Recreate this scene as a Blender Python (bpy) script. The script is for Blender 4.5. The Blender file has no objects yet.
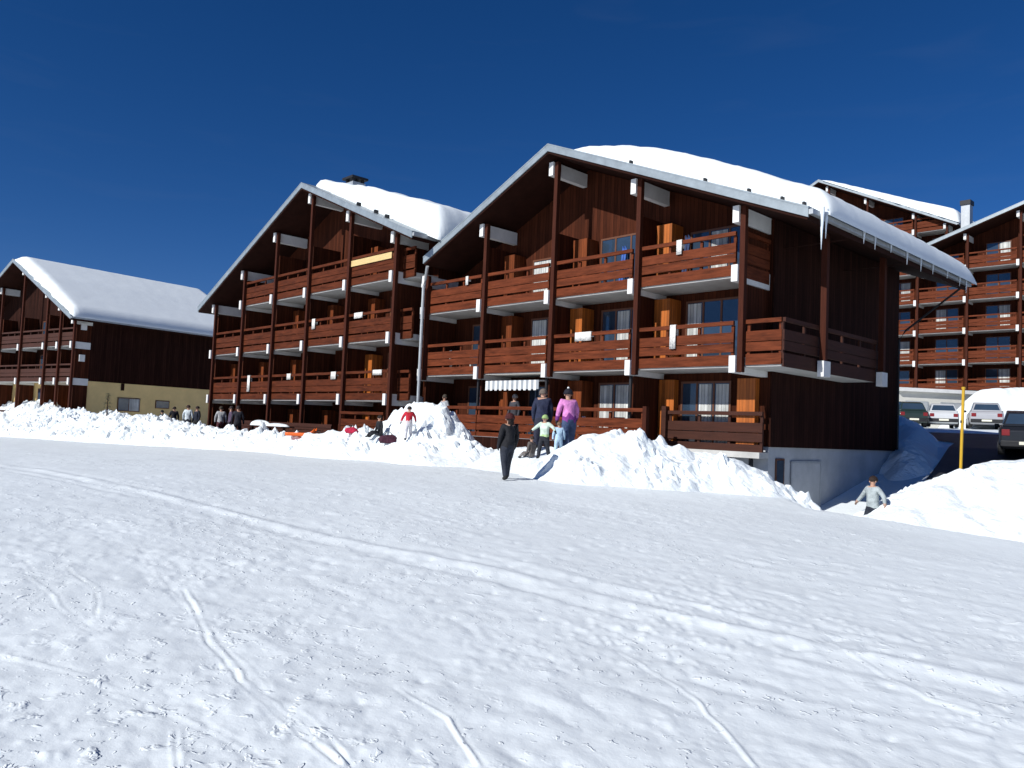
import bpy, bmesh, math, random
import numpy as np
from mathutils import Vector, Matrix
SC = bpy.context.scene
COL = SC.collection
rng = random.Random(7)
np.random.seed(5)

# ---------------------------------------------------------------- camera
CAM = np.array([12.5316, -20.7235, 0.5101]); FPX = 795.25
YAW, PITCH, ROLL = -0.8162, 0.0566, 0.0428
fw = np.array([math.sin(YAW)*math.cos(PITCH), math.cos(YAW)*math.cos(PITCH), math.sin(PITCH)])
rt = np.array([math.cos(YAW), -math.sin(YAW), 0.0]); up = np.cross(rt, fw)
rt, up = math.cos(ROLL)*rt+math.sin(ROLL)*up, -math.sin(ROLL)*rt+math.cos(ROLL)*up
cd = bpy.data.cameras.new('camera'); cam = bpy.data.objects.new('camera', cd); COL.objects.link(cam)
cd.sensor_width = 36; cd.lens = FPX/1024*36; cd.clip_end = 3000; cd.clip_start = 0.05
M = Matrix.Identity(4)
for i in range(3):
    M[i][0] = rt[i]; M[i][1] = up[i]; M[i][2] = -fw[i]; M[i][3] = CAM[i]
cam.matrix_world = M
SC.camera = cam
# ---------------------------------------------------------------- light
SUN_EL = math.radians(33.5); LDX = 0.09            # light travels along (LDX, 1) over the ground
w = bpy.data.worlds.new('World'); SC.world = w; w.use_nodes = True
nt = w.node_tree; nt.nodes.clear()
sky = nt.nodes.new('ShaderNodeTexSky'); sky.sky_type = 'NISHITA'; sky.sun_disc = False
sky.sun_elevation = SUN_EL; sky.sun_rotation = math.atan2(-LDX, -1.0)
sky.altitude = 2200; sky.air_density = 1.0; sky.dust_density = 0.0; sky.ozone_density = 7.0
bg = nt.nodes.new('ShaderNodeBackground'); bg.inputs[1].default_value = 0.064
wo = nt.nodes.new('ShaderNodeOutputWorld')
hs = nt.nodes.new('ShaderNodeHueSaturation'); hs.inputs['Saturation'].default_value = 1.2
tn = nt.nodes.new('ShaderNodeMix'); tn.data_type = 'RGBA'; tn.blend_type = 'MULTIPLY'; tn.inputs[0].default_value = 1; tn.inputs[7].default_value = (1.08, .86, 1.0, 1)
nt.links.new(sky.outputs[0], hs.inputs['Color']); nt.links.new(hs.outputs[0], tn.inputs[6]); 
wc = nt.nodes.new('ShaderNodeTexCoord'); wm = nt.nodes.new('ShaderNodeMapping'); wm.inputs['Scale'].default_value = (2.2, 2.2, 16)
wn_ = nt.nodes.new('ShaderNodeTexNoise'); wn_.inputs['Scale'].default_value = 2.3; wn_.inputs['Detail'].default_value = 7; wn_.inputs['Distortion'].default_value = .6
wr = nt.nodes.new('ShaderNodeMapRange'); wr.inputs[1].default_value = .56; wr.inputs[2].default_value = .85; wr.inputs[3].default_value = 0; wr.inputs[4].default_value = .025
wx = nt.nodes.new('ShaderNodeMix'); wx.data_type = 'RGBA'; wx.inputs[7].default_value = (4.5, 5.0, 5.6, 1)
nt.links.new(wc.outputs['Generated'], wm.inputs[0]); nt.links.new(wm.outputs[0], wn_.inputs['Vector']); nt.links.new(wn_.outputs[0], wr.inputs[0])
nt.links.new(wr.outputs[0], wx.inputs[0]); nt.links.new(tn.outputs[2], wx.inputs[6]); nt.links.new(wx.outputs[2], bg.inputs[0]); nt.links.new(bg.outputs[0], wo.inputs[0])
sl = bpy.data.lights.new('sun', 'SUN'); sl.energy = 4.4; sl.angle = math.radians(0.5); sl.color = (1, 0.99, 0.955)
so = bpy.data.objects.new('sun', sl); COL.objects.link(so)
ld = Vector((LDX, 1.0, 0)).normalized()*math.cos(SUN_EL) + Vector((0, 0, -math.sin(SUN_EL)))
so.rotation_euler = ld.to_track_quat('-Z', 'Y').to_euler(); so.location = (0, -60, 60)
SC.view_settings.view_transform = 'Standard'; SC.view_settings.look = 'None'
SC.view_settings.gamma = 1; SC.view_settings.exposure = 0.14
SC.view_settings.use_curve_mapping = False

# ---------------------------------------------------------------- helpers
def ray(px, py): return fw + rt*(px-512)/FPX - up*(py-384)/FPX
def at(px, py, Y):
    d = ray(px, py); return CAM + d*(Y-CAM[1])/d[1]
def dep(px, py, D): return CAM + ray(px, py)*D
def sm(t):
    t = np.clip(t, 0, 1); return t*t*(3-2*t)

_tab = np.random.rand(256, 256)
def vnoise(x, y):
    xi = np.floor(x).astype(int); yi = np.floor(y).astype(int)
    fx = x-xi; fy = y-yi; fx = fx*fx*(3-2*fx); fy = fy*fy*(3-2*fy)
    a = _tab[xi & 255, yi & 255]; b = _tab[(xi+1) & 255, yi & 255]
    c = _tab[xi & 255, (yi+1) & 255]; d = _tab[(xi+1) & 255, (yi+1) & 255]
    return (a*(1-fx)+b*fx)*(1-fy)+(c*(1-fx)+d*fx)*fy-0.5
def fbm(x, y, o=4, g=0.5):
    s = 0; a = 1.0
    for i in range(o):
        s = s+a*vnoise(x*(2**i)+i*17.3, y*(2**i)+i*9.1); a *= g
    return s
def cells(x, y, keep=1.0, seed=0):
    """distance to the nearest jittered cell point"""
    xi = np.floor(x).astype(int); yi = np.floor(y).astype(int)
    best = np.full(x.shape, 9.0)
    for dx in (-1, 0, 1):
        for dy in (-1, 0, 1):
            cx = xi+dx; cy = yi+dy
            jx = _tab[(cx+seed) & 255, (cy+31) & 255]; jy = _tab[(cx+71) & 255, (cy+seed) & 255]
            ex = _tab[(cx+131+seed) & 255, (cy+57) & 255]
            d = np.hypot(cx+jx-x, cy+jy-y); d = np.where(ex < keep, d, 9.0)
            best = np.minimum(best, d)
    return best

def blocks(x, y, keep=1.0, seed=0):
    """random height of the nearest jittered cell with steep sides"""
    xi = np.floor(x).astype(int); yi = np.floor(y).astype(int)
    f1 = np.full(x.shape, 9.0); f2 = f1.copy(); hv = np.zeros(x.shape)
    for dx in (-1, 0, 1):
        for dy in (-1, 0, 1):
            cx = xi+dx; cy = yi+dy
            jx = _tab[(cx+seed) & 255, (cy+31) & 255]; jy = _tab[(cx+71) & 255, (cy+seed) & 255]
            e = _tab[(cx+131+seed) & 255, (cy+57) & 255]; tx = _tab[(cx+9) & 255, (cy+seed+5) & 255]-.5; ty = _tab[(cx+19+seed) & 255, (cy+77) & 255]-.5
            vx = x-cx-jx; vy = y-cy-jy; d = np.hypot(vx, vy); h = np.where(e < keep, e/keep+.9*(tx*vx+ty*vy), 0)
            closer = d < f1; f2 = np.where(closer, f1, np.minimum(f2, d)); hv = np.where(closer, h, hv); f1 = np.where(closer, d, f1)
    return hv*np.clip((f2-f1)/.22, 0, 1)
OFF = {}
class MB:
    def __init__(s): s.v = []; s.f = []; s.mi = []; s.cur = 0
    def add(s, vs, fs):
        o = len(s.v); s.v += [tuple(map(float, v)) for v in vs]; s.f += [tuple(i+o for i in f) for f in fs]; s.mi += [s.cur]*len(fs); return s
    def box(s, x0, x1, y0, y1, z0, z1):
        x0, x1 = min(x0, x1), max(x0, x1); y0, y1 = min(y0, y1), max(y0, y1); z0, z1 = min(z0, z1), max(z0, z1)
        return s.add([(x0,y0,z0),(x1,y0,z0),(x1,y1,z0),(x0,y1,z0),(x0,y0,z1),(x1,y0,z1),(x1,y1,z1),(x0,y1,z1)],
                     [(0,3,2,1),(4,5,6,7),(0,1,5,4),(1,2,6,5),(2,3,7,6),(3,0,4,7)])
    def prism(s, poly, y0, y1):
        """poly of (x,z), counter-clockwise seen from -y"""
        n = len(poly)
        vs = [(p[0], y0, p[1]) for p in poly]+[(p[0], y1, p[1]) for p in poly]
        fs = [tuple(range(n)), tuple(range(2*n-1, n-1, -1))]+[(i, i+n, (i+1) % n+n, (i+1) % n) for i in range(n)]
        return s.add(vs, fs)
    def prismx(s, poly, x0, x1):
        """poly of (y,z)"""
        n = len(poly)
        vs = [(x0, p[0], p[1]) for p in poly]+[(x1, p[0], p[1]) for p in poly]
        fs = [tuple(range(n-1, -1, -1)), tuple(range(n, 2*n))]+[(i, (i+1) % n, (i+1) % n+n, i+n) for i in range(n)]
        return s.add(vs, fs)
    def tube(s, pts, r, n=8, r1=None, cap=True):
        pts = [Vector(p) for p in pts]; o = len(s.v); m = len(pts); vs = []
        for k, p in enumerate(pts):
            d = (pts[min(k+1, m-1)]-pts[max(k-1, 0)]).normalized()
            a = d.cross(Vector((0, 0, 1)) if abs(d.z) < .9 else Vector((1, 0, 0))).normalized(); b = d.cross(a)
            rr = r if r1 is None else r+(r1-r)*k/max(1, m-1)
            for i in range(n):
                t = 2*math.pi*i/n; vs.append(p+a*math.cos(t)*rr+b*math.sin(t)*rr)
        fs = [(k*n+i, k*n+(i+1) % n, (k+1)*n+(i+1) % n, (k+1)*n+i) for k in range(m-1) for i in range(n)]
        if cap: fs += [tuple(range(n-1, -1, -1)), tuple((m-1)*n+i for i in range(n))]
        return s.add(vs, fs)
    def ell(s, c, r, n=12, m=8, z0=-1.0):
        vs = []; fs = []
        for j in range(m+1):
            t = math.asin(z0)+(math.pi/2-math.asin(z0))*j/m
            for i in range(n):
                a = 2*math.pi*i/n; vs.append((c[0]+r[0]*math.cos(t)*math.cos(a), c[1]+r[1]*math.cos(t)*math.sin(a), c[2]+r[2]*math.sin(t)))
        fs = [(j*n+i, j*n+(i+1) % n, (j+1)*n+(i+1) % n, (j+1)*n+i) for j in range(m) for i in range(n)]
        fs.append(tuple(range(n-1, -1, -1)))
        return s.add(vs, fs)
    def build(s, name, mats, parent=None, smooth=False, bevel=0):
        off = Vector((0, 0, 0))
        if parent is not None: off = OFF.get(parent.name, off)
        me = bpy.data.meshes.new(name)
        me.from_pydata([(v[0]-off[0], v[1]-off[1], v[2]-off[2]) for v in s.v], [], s.f)
        if not isinstance(mats, (list, tuple)): mats = [mats]
        for m in mats: me.materials.append(m)
        if len(mats) > 1: me.polygons.foreach_set('material_index', s.mi)
        if smooth: me.polygons.foreach_set('use_smooth', [True]*len(me.polygons))
        me.update()
        o = bpy.data.objects.new(name, me); COL.objects.link(o)
        if parent is not None: o.parent = parent; OFF[o.name] = off
        if bevel:
            b = o.modifiers.new('bevel', 'BEVEL'); b.width = bevel; b.segments = 2; b.limit_method = 'ANGLE'
        return o

def thing(name, label, cat, loc=(0, 0, 0), rz=0, group=None, world=True):
    o = bpy.data.objects.new(name, None); COL.objects.link(o); o.location = loc; o.rotation_euler = (0, 0, rz)
    o.empty_display_size = .3
    o['label'] = label; o['category'] = cat
    if group: o['group'] = group
    OFF[o.name] = Vector(loc) if world else Vector((0, 0, 0))
    return o
def tag(o, label, cat, group=None):
    o['label'] = label; o['category'] = cat
    if group: o['group'] = group
    return o
def struct(o): o['kind'] = 'structure'; return o

# ---------------------------------------------------------------- materials
def mat(name, col, rough=0.6, noise=0.25, scale=3.0, bump=0.0, bscale=20.0, metal=0.0, spec=0.3, planks=None, stretch=None, emis=None):
    m = bpy.data.materials.new(name); m.use_nodes = True; n = m.node_tree.nodes; l = m.node_tree.links
    b = n['Principled BSDF']; b.inputs['Roughness'].default_value = rough; b.inputs['Metallic'].default_value = metal
    b.inputs['Specular IOR Level'].default_value = spec
    tc = n.new('ShaderNodeTexCoord'); src = tc.outputs['Object']
    if stretch:
        mp = n.new('ShaderNodeMapping'); mp.inputs['Scale'].default_value = stretch; l.new(src, mp.inputs[0]); vec = mp.outputs[0]
    else: vec = src
    nz = n.new('ShaderNodeTexNoise'); nz.inputs['Scale'].default_value = scale; nz.inputs['Detail'].default_value = 5; nz.inputs['Roughness'].default_value = .65
    l.new(vec, nz.inputs['Vector'])
    mr = n.new('ShaderNodeMapRange'); mr.inputs[1].default_value = .25; mr.inputs[2].default_value = .75
    mr.inputs[3].default_value = 1-noise; mr.inputs[4].default_value = 1+noise; l.new(nz.outputs[0], mr.inputs[0])
    vm = n.new('ShaderNodeVectorMath'); vm.operation = 'SCALE'; vm.inputs[0].default_value = col; l.new(mr.outputs[0], vm.inputs['Scale'])
    out = vm.outputs[0]; hgt = None
    if planks:
        ax, wd = planks       # 'h' planks run vertically (lines by x+y) or 'z' planks run horizontally
        sx = n.new('ShaderNodeSeparateXYZ'); l.new(src, sx.inputs[0])
        if ax == 'h':
            ad = n.new('ShaderNodeMath'); ad.operation = 'ADD'; l.new(sx.outputs[0], ad.inputs[0]); l.new(sx.outputs[1], ad.inputs[1]); v = ad.outputs[0]
        else: v = sx.outputs[2]
        dv = n.new('ShaderNodeMath'); dv.operation = 'DIVIDE'; dv.inputs[1].default_value = wd; l.new(v, dv.inputs[0])
        fr = n.new('ShaderNodeMath'); fr.operation = 'FRACT'; l.new(dv.outputs[0], fr.inputs[0])
        gt = n.new('ShaderNodeMath'); gt.operation = 'GREATER_THAN'; gt.inputs[1].default_value = .1; l.new(fr.outputs[0], gt.inputs[0])
        fl = n.new('ShaderNodeMath'); fl.operation = 'FLOOR'; l.new(dv.outputs[0], fl.inputs[0])
        wn = n.new('ShaderNodeTexWhiteNoise'); wn.noise_dimensions = '1D'; l.new(fl.outputs[0], wn.inputs['W'])
        m2 = n.new('ShaderNodeMapRange'); m2.inputs[3].default_value = .72; m2.inputs[4].default_value = 1.25; l.new(wn.outputs[0], m2.inputs[0])
        m3 = n.new('ShaderNodeMapRange'); m3.inputs[3].default_value = .35; m3.inputs[4].default_value = 1; l.new(gt.outputs[0], m3.inputs[0])
        mm = n.new('ShaderNodeMath'); mm.operation = 'MULTIPLY'; l.new(m2.outputs[0], mm.inputs[0]); l.new(m3.outputs[0], mm.inputs[1])
        v2 = n.new('ShaderNodeVectorMath'); v2.operation = 'SCALE'; l.new(out, v2.inputs[0]); l.new(mm.outputs[0], v2.inputs['Scale']); out = v2.outputs[0]
    l.new(out, b.inputs['Base Color'])
    if bump:
        bz = n.new('ShaderNodeTexNoise'); bz.inputs['Scale'].default_value = bscale; bz.inputs['Detail'].default_value = 6; l.new(vec, bz.inputs['Vector'])
        bp = n.new('ShaderNodeBump'); bp.inputs['Strength'].default_value = 1; bp.inputs['Distance'].default_value = bump
        l.new(bz.outputs[0], bp.inputs['Height']); l.new(bp.outputs[0], b.inputs['Normal'])
    return m
RAIL = mat('rail_wood', (.12, .029, .011), .65, .62, 2.2, spec=.1, stretch=(.6, .6, 5), bump=.004, bscale=14)
RAILA = mat('weathered_rail_wood', (.085, .021, .008), .7, .6, 2.2, spec=.1, stretch=(.6, .6, 5), bump=.004, bscale=14)
RAILD = mat('dark_or_shaded_rail_wood', (.05, .015, .008), .8, .3, 2.0, stretch=(.6, .6, 5), bump=.004, bscale=14)  # dark wood; also serves as rail wood with shade put into its colour
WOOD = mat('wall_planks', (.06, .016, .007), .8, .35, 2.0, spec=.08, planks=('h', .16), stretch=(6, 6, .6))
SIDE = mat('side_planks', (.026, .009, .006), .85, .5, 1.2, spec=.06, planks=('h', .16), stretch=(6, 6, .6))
CUPB = mat('cupboard_wood', (.17, .042, .012), .6, .3, 2.5, spec=.15, planks=('h', .11), stretch=(6, 6, .6))
ORANGE = mat('sun_tinted_cupboard_wood', (.4, .11, .018), .5, .25, 2.5, planks=('h', .11), stretch=(6, 6, .6))  # cupboard wood brightened in colour to stand in for direct sun
POST = mat('post_wood', (.055, .015, .008), .7, .35, 3, spec=.1, stretch=(5, 5, .5), bump=.003)
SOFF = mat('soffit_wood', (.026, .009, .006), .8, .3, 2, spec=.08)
CONC = mat('white_render', (.74, .73, .7), .8, .1, 2.5, bump=.004, bscale=30)
BASE = mat('basement_render', (.42, .435, .45), .85, .2, .9, bump=.006, bscale=25)
YELL = mat('yellow_render', (.86, .62, .27), .85, .1, 1.0, bump=.006, bscale=25)
CREAM = mat('cream_render', (.62, .6, .54), .85, .12, 1.0)
METAL = mat('roof_metal', (.3, .34, .36), .4, .2, 3, metal=.3, spec=.5)
SLAB = mat('shade_tinted_concrete', (.52, .51, .48), .85, .18, 1.5, bump=.004, bscale=25)  # white slab concrete, darkened in colour to stand in for underside shade
PIPE = mat('zinc_pipe', (.42, .44, .45), .4, .15, 4, metal=.3)
GLASS = mat('window_glass', (.03, .05, .08), .05, .2, 1.0, spec=.9)
FRAME = mat('window_frame', (.13, .05, .025), .5, .2, 3)
CURT = mat('curtain', (.55, .55, .52), .85, .25, 1.5, planks=('h', .13))
DARK = mat('black_paint', (.02, .02, .022), .5, .3, 4)
WHITE = mat('white_plastic', (.78, .78, .76), .4, .06, 5)
ASPH = mat('wet_asphalt', (.035, .037, .042), .55, .5, .8, bump=.006, bscale=40)
def snow_mat(name, b1, s1, b2, s2, tint=(.83, .872, .88), var=.03):
    m = mat(name, tint, .55, var, .9, spec=.25); n = m.node_tree.nodes; l = m.node_tree.links; b = n['Principled BSDF']
    tc = n.new('ShaderNodeTexCoord')
    prev = None
    for bd, s in ((b1, s1), (b2, s2)):
        z = n.new('ShaderNodeTexNoise'); z.inputs['Scale'].default_value = s; z.inputs['Detail'].default_value = 5; z.inputs['Roughness'].default_value = .6
        l.new(tc.outputs['Object'], z.inputs['Vector'])
        p = n.new('ShaderNodeBump'); p.inputs['Strength'].default_value = 1; p.inputs['Distance'].default_value = bd
        l.new(z.outputs[0], p.inputs['Height'])
        if prev: l.new(prev.outputs[0], p.inputs['Normal'])
        prev = p
    l.new(prev.outputs[0], b.inputs['Normal'])
    return m
SNOWG = snow_mat('piste_snow', .006, 5.0, .003, 24, var=.05)
def crumbs(m, scale, lo, hi, dist, patch):
    n = m.node_tree.nodes; l = m.node_tree.links; b = n['Principled BSDF']; tc = n.new('ShaderNodeTexCoord')
    z = n.new('ShaderNodeTexNoise'); z.inputs['Scale'].default_value = scale; z.inputs['Detail'].default_value = 3; z.inputs['Distortion'].default_value = .4
    mr = n.new('ShaderNodeMapRange'); mr.inputs[1].default_value = lo; mr.inputs[2].default_value = hi
    z2 = n.new('ShaderNodeTexNoise'); z2.inputs['Scale'].default_value = patch; z2.inputs['Detail'].default_value = 3
    m2 = n.new('ShaderNodeMapRange'); m2.inputs[1].default_value = .42; m2.inputs[2].default_value = .62
    mu = n.new('ShaderNodeMath'); mu.operation = 'MULTIPLY'
    p = n.new('ShaderNodeBump'); p.inputs['Strength'].default_value = 1; p.inputs['Distance'].default_value = dist
    l.new(tc.outputs['Object'], z.inputs['Vector']); l.new(tc.outputs['Object'], z2.inputs['Vector']); l.new(z.outputs[0], mr.inputs[0]); l.new(z2.outputs[0], m2.inputs[0])
    l.new(mr.outputs[0], mu.inputs[0]); l.new(m2.outputs[0], mu.inputs[1]); l.new(mu.outputs[0], p.inputs['Height'])
    prev = b.inputs['Normal'].links[0].from_socket; l.new(prev, p.inputs['Normal']); l.new(p.outputs[0], b.inputs['Normal'])
crumbs(SNOWG, 6.5, .60, .74, .012, .35)
crumbs(SNOWG, 15, .62, .70, .008, .8)
SNOWP = snow_mat('ploughed_snow', .05, 3.0, .02, 11)
SNOWR = snow_mat('roof_snow', .015, 1.2, .006, 8)

# ---------------------------------------------------------------- terrain
def soft(x, k=2.0): return np.logaddexp(0, x/k)*k
def base(x, y):
    x = np.asarray(x, float); y = np.asarray(y, float)
    z = -.60-.019*np.minimum(soft(-3-x), 55)-.045*np.minimum(soft(x+1), 25)+.005*np.clip(y+5, -60, 0)
    z = z-1.15*sm((y-np.interp(x, [0, 2, 4.6], [-1.8, -1.8, -4.9]))/2.3)*sm((x+3.2)/1.5)
    zb = np.interp(y, [0, 3, 15, 25, 53, 90, 200], [-2.1, -2.1, .5, 1.5, 2.2, 5, 12])
    z = z+(zb-z)*sm((y-1)/4)*sm((x+27)/14)
    return z
def ground_hit(px, py):
    d = ray(px, py); t = 1.0
    for _ in range(4000):
        p = CAM+d*t
        if p[2] < float(base(p[0], p[1])): return p
        t += .03
    return p
def seg_dist(x, y, pts):
    best = np.full(x.shape, 1e9)
    for a, b in zip(pts[:-1], pts[1:]):
        ax, ay = a[0], a[1]; dx, dy = b[0]-ax, b[1]-ay; L = dx*dx+dy*dy+1e-9
        t = np.clip(((x-ax)*dx+(y-ay)*dy)/L, 0, 1)
        best = np.minimum(best, np.hypot(x-ax-t*dx, y-ay-t*dy))
    return best
TRACKS = [  # pixel polyline on the photo's snow, half width m, height m
    ([(0, 464), (100, 482), (200, 505), (350, 543), (500, 574), (700, 624), (1024, 690)], .10, .035),
    ([(0, 470), (100, 489), (200, 513), (350, 551), (500, 584), (700, 637), (1024, 708)], .10, -.03),
    ([(420, 540), (600, 585), (800, 630), (1024, 668)], .09, .03),
    ([(560, 560), (800, 610), (1024, 640)], .12, -.025),
    ([(300, 560), (560, 640), (800, 700), (1024, 745)], .09, .02),
    ([(520, 500), (760, 540), (1024, 575)], .2, .03), ([(600, 540), (1024, 610)], .15, -.025),
    ([(20, 560), (60, 605), (110, 640), (155, 664)], .035, .03), ([(66, 565), (95, 590), (100, 620)], .03, -.04),
    ([(190, 590), (215, 640), (245, 680), (300, 725), (350, 768)], .035, .03),
    ([(185, 590), (210, 643), (240, 684), (292, 728), (342, 768)], .03, -.035),
    ([(110, 690), (180, 715), (230, 740), (275, 768)], .04, .035), ([(300, 715), (330, 740), (352, 768)], .03, -.04),
    ([(15, 610), (40, 592)], .04, -.05), ([(178, 730), (180, 768)], .03, -.04), ([(0, 655), (60, 668), (120, 690)], .05, .03),
    ([(400, 690), (450, 720), (480, 768)], .035, .03), ([(130, 545), (200, 620), (270, 690)], .03, .02),
    ([(620, 650), (700, 700), (760, 768)], .04, .03), ([(820, 640), (930, 700), (1024, 730)], .05, .03)]
TR = [([ground_hit(*p) for p in pl], wd, h) for pl, wd, h in TRACKS]
def ground_z(x, y):
    z = base(x, y)
    near = np.exp(-np.hypot(x-CAM[0], y-CAM[1])/18)
    z = z+.05*fbm(x*.16, y*.35, 3)+.0045*fbm(x*.7+5, y*1.6, 3)+.003*fbm(x*2.2, y*4.2+7, 4)
    # groomer streaks running along x
    z = z+.005*vnoise(x*.12+3, y*2.6)
    rough = sm((-(x-CAM[0])*.5+near*14-3+4*fbm(x*.3, y*.3, 2))/6)
    d = cells(x*1.9+.3, y*1.9, .42, 3); z = z-.013*np.exp(-(d/.07)**2)*(.15+rough)+.003*np.exp(-((d-.3)/.12)**2)*(.3+rough)
    d = cells(x*3.7, y*3.7+.4, .3, 19); z = z+.004*np.exp(-(d/.13)**2)*(.1+rough)
    z = z+.018*np.abs(fbm(x*3.1+8, y*3.1, 3))*rough*near*2
    d = cells(x*11, y*11, .4, 41); z = z+.007*np.exp(-(d/.3)**2)*(.1+1.8*rough)*np.clip(fbm(x*.8+9, y*.8, 2)*2+.5, 0, 1)*(near > .2)
    xq = x+.05*fbm(x*.9, y*.9+30, 4, .6); yq = y+.05*fbm(x*.9+60, y*.9, 4, .6)
    for k, (pts, wd, h) in enumerate(TR):
        h = h*(.7 if k < 1 else .35 if k < 3 else .22 if wd > .08 else .3); wd = wd*(1.15 if k < 1 else .8 if wd > .08 else .36)
        d = seg_dist(xq, yq, pts)
        wob = np.clip(.45+2.4*vnoise(x*.8+wd*700+k, y*.8)+1.2*vnoise(x*5+wd*300, y*5), 0, 1.5) if k else np.clip(.55+1.1*vnoise(x*.35, y*.8)+1.1*vnoise(x*3, y*3), .1, 1.3)
        z = z+h*wob*np.exp(-(d/wd)**2)-h*.35*np.exp(-((d-2*wd)/wd)**2)
    return z
def make_ground():
    head = math.pi/2-YAW           # math angle of the view direction
    fine = np.radians(np.arange(-42, 42.01, .15)); coarse = np.radians(np.arange(46, 315, 5.0))
    ang = head+np.concatenate([fine, coarse])
    rad = [0.35]
    while rad[-1] < 70: rad.append(rad[-1]*1.0052+.003)
    while rad[-1] < 900: rad.append(rad[-1]*1.06)
    rad = np.array(rad); A, Rr = np.meshgrid(ang, rad)
    X = CAM[0]+Rr*np.cos(A); Y = CAM[1]+Rr*np.sin(A); Z = ground_z(X, Y)
    n, m = X.shape; co = np.stack([X, Y, Z], -1).reshape(-1, 3)
    co = np.vstack([co, [[CAM[0], CAM[1], float(base(CAM[0], CAM[1]))]]])
    i = np.arange(n-1)[:, None]; j = np.arange(m)[None, :]; j2 = (j+1) % m
    q = np.stack([i*m+j, (i+1)*m+j, (i+1)*m+j2, i*m+j2], -1).reshape(-1, 4)
    tri = np.array([(n*m, k, (k+1) % m) for k in range(m)])
    me = bpy.data.meshes.new('snow_ground'); me.vertices.add(len(co)); me.vertices.foreach_set('co', co.ravel())
    li = np.concatenate([q.ravel(), tri.ravel()]).astype(np.int32); nq, n3 = len(q), len(tri)
    me.loops.add(len(li)); me.loops.foreach_set('vertex_index', li)
    me.polygons.add(nq+n3); me.polygons.foreach_set('loop_start', np.concatenate([np.arange(nq)*4, nq*4+np.arange(n3)*3]).astype(np.int32))
    me.polygons.foreach_set('loop_total', np.concatenate([np.full(nq, 4), np.full(n3, 3)]).astype(np.int32))
    me.update(calc_edges=True); me.validate()
    me.materials.append(SNOWG); me.polygons.foreach_set('use_smooth', [True]*len(me.polygons)); me.update()
    o = bpy.data.objects.new('snow_ground', me); COL.objects.link(o); struct(o)
make_ground()

def road():
    ys = np.linspace(4, 22, 50); us = np.linspace(0, 1, 24); vs = []; fs = []
    for y in ys:
        x0 = np.interp(y, [4, 12, 17, 22], [3.0, 1.6, .6, -6]); x1 = np.interp(y, [4, 12, 22], [6.5, 13, 19])
        for u in us:
            x = x0+(x1-x0)*u; vs.append((x, y, float(base(x, y))+.05))
    m = len(us)
    fs = [(i*m+j, i*m+j+1, (i+1)*m+j+1, (i+1)*m+j) for i in range(len(ys)-1) for j in range(m-1)]
    struct(MB().add(vs, fs).build('road', ASPH, smooth=True))
road()

def pile(name, crest, slope, label, res=.09, amp=1.0, mat_=None, seed=0, cat='snow bank', top=.25):
    """ploughed snow heaped along a crest line of (x,y,z)"""
    c = np.array(crest, float); g = base(c[:, 0], c[:, 1]); ext = (np.max(c[:, 2]-g)/slope)+1.2
    x0, x1 = c[:, 0].min()-ext, c[:, 0].max()+ext; y0, y1 = c[:, 1].min()-ext, c[:, 1].max()+ext
    X, Y = np.meshgrid(np.arange(x0, x1, res), np.arange(y0, y1, res)); G = base(X, Y)
    wx = X+.35*fbm(X*.8+seed, Y*.8, 3); wy = Y+.35*fbm(X*.8, Y*.8+40+seed, 3)
    Z = np.full(X.shape, -99.0)
    for a, b in zip(c[:-1], c[1:]):
        d = b-a; L = d[0]**2+d[1]**2+1e-9
        t = np.clip(((wx-a[0])*d[0]+(wy-a[1])*d[1])/L, 0, 1)
        dd = np.hypot(wx-a[0]-t*d[0], wy-a[1]-t*d[1]); dd = np.sqrt(dd**2+top**2)-top
        Z = np.maximum(Z, a[2]+t*d[2]-slope*dd)
    h = np.clip(Z-G, 0, None); k = np.minimum(1, h/.5)
    chunk = cells(X*1.6+seed, Y*1.6, 1, seed); ch2 = cells(X*3.6+seed, Y*3.6+seed, 1, seed+9)
    ch3 = cells(X*7+seed, Y*7, 1, seed+5); msk = np.clip(fbm(X*.9+50, Y*.9, 2)*1.6+.6, .1, 1.2)
    qx = X+.12*fbm(X*3, Y*3+seed, 2); qy = Y+.12*fbm(X*3+80, Y*3, 2)
    Z = Z+amp*k*(.16*(.5-chunk)+msk*(.24*blocks(qx*2.2+seed, qy*2.2, .75, seed)+.15*blocks(qx*4.6, qy*4.6+seed, .6, seed+3)+.06*(.5-ch3))+.12*fbm(X*1.1+seed, Y*1.1, 5, .6)+.06*(np.abs(fbm(X*5+seed, Y*5, 3))))-.08
    loose = (h <= 0.02)&(Z > G-.8)
    Z = np.where(Z < G-.15, G-.15, Z)
    keep = Z > G-.14
    idx = -np.ones(X.shape, int); vs = []; fs = []
    kk = keep.copy(); kk[:-1] |= keep[1:]; kk[1:] |= keep[:-1]; kk[:, :-1] |= keep[:, 1:]; kk[:, 1:] |= keep[:, :-1]
    idx[kk] = np.arange(kk.sum()); vs = np.stack([X[kk], Y[kk], Z[kk]], -1)
    a, b, cc, d = idx[:-1, :-1], idx[:-1, 1:], idx[1:, 1:], idx[1:, :-1]; ok = (a >= 0)&(b >= 0)&(cc >= 0)&(d >= 0)
    fs = np.stack([a[ok], b[ok], cc[ok], d[ok]], -1)
    lo = Vector((float(c[:, 0].mean()), float(c[:, 1].mean()), float(g.mean())))
    me = bpy.data.meshes.new(name); me.from_pydata((vs-np.array(lo)).tolist(), [], fs.tolist()); me.materials.append(mat_ or SNOWP)
    me.polygons.foreach_set('use_smooth', [False]*len(me.polygons)); me.update()
    o = bpy.data.objects.new(name, me); o.location = lo; COL.objects.link(o)
    tag(o, label, cat); return o
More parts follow.
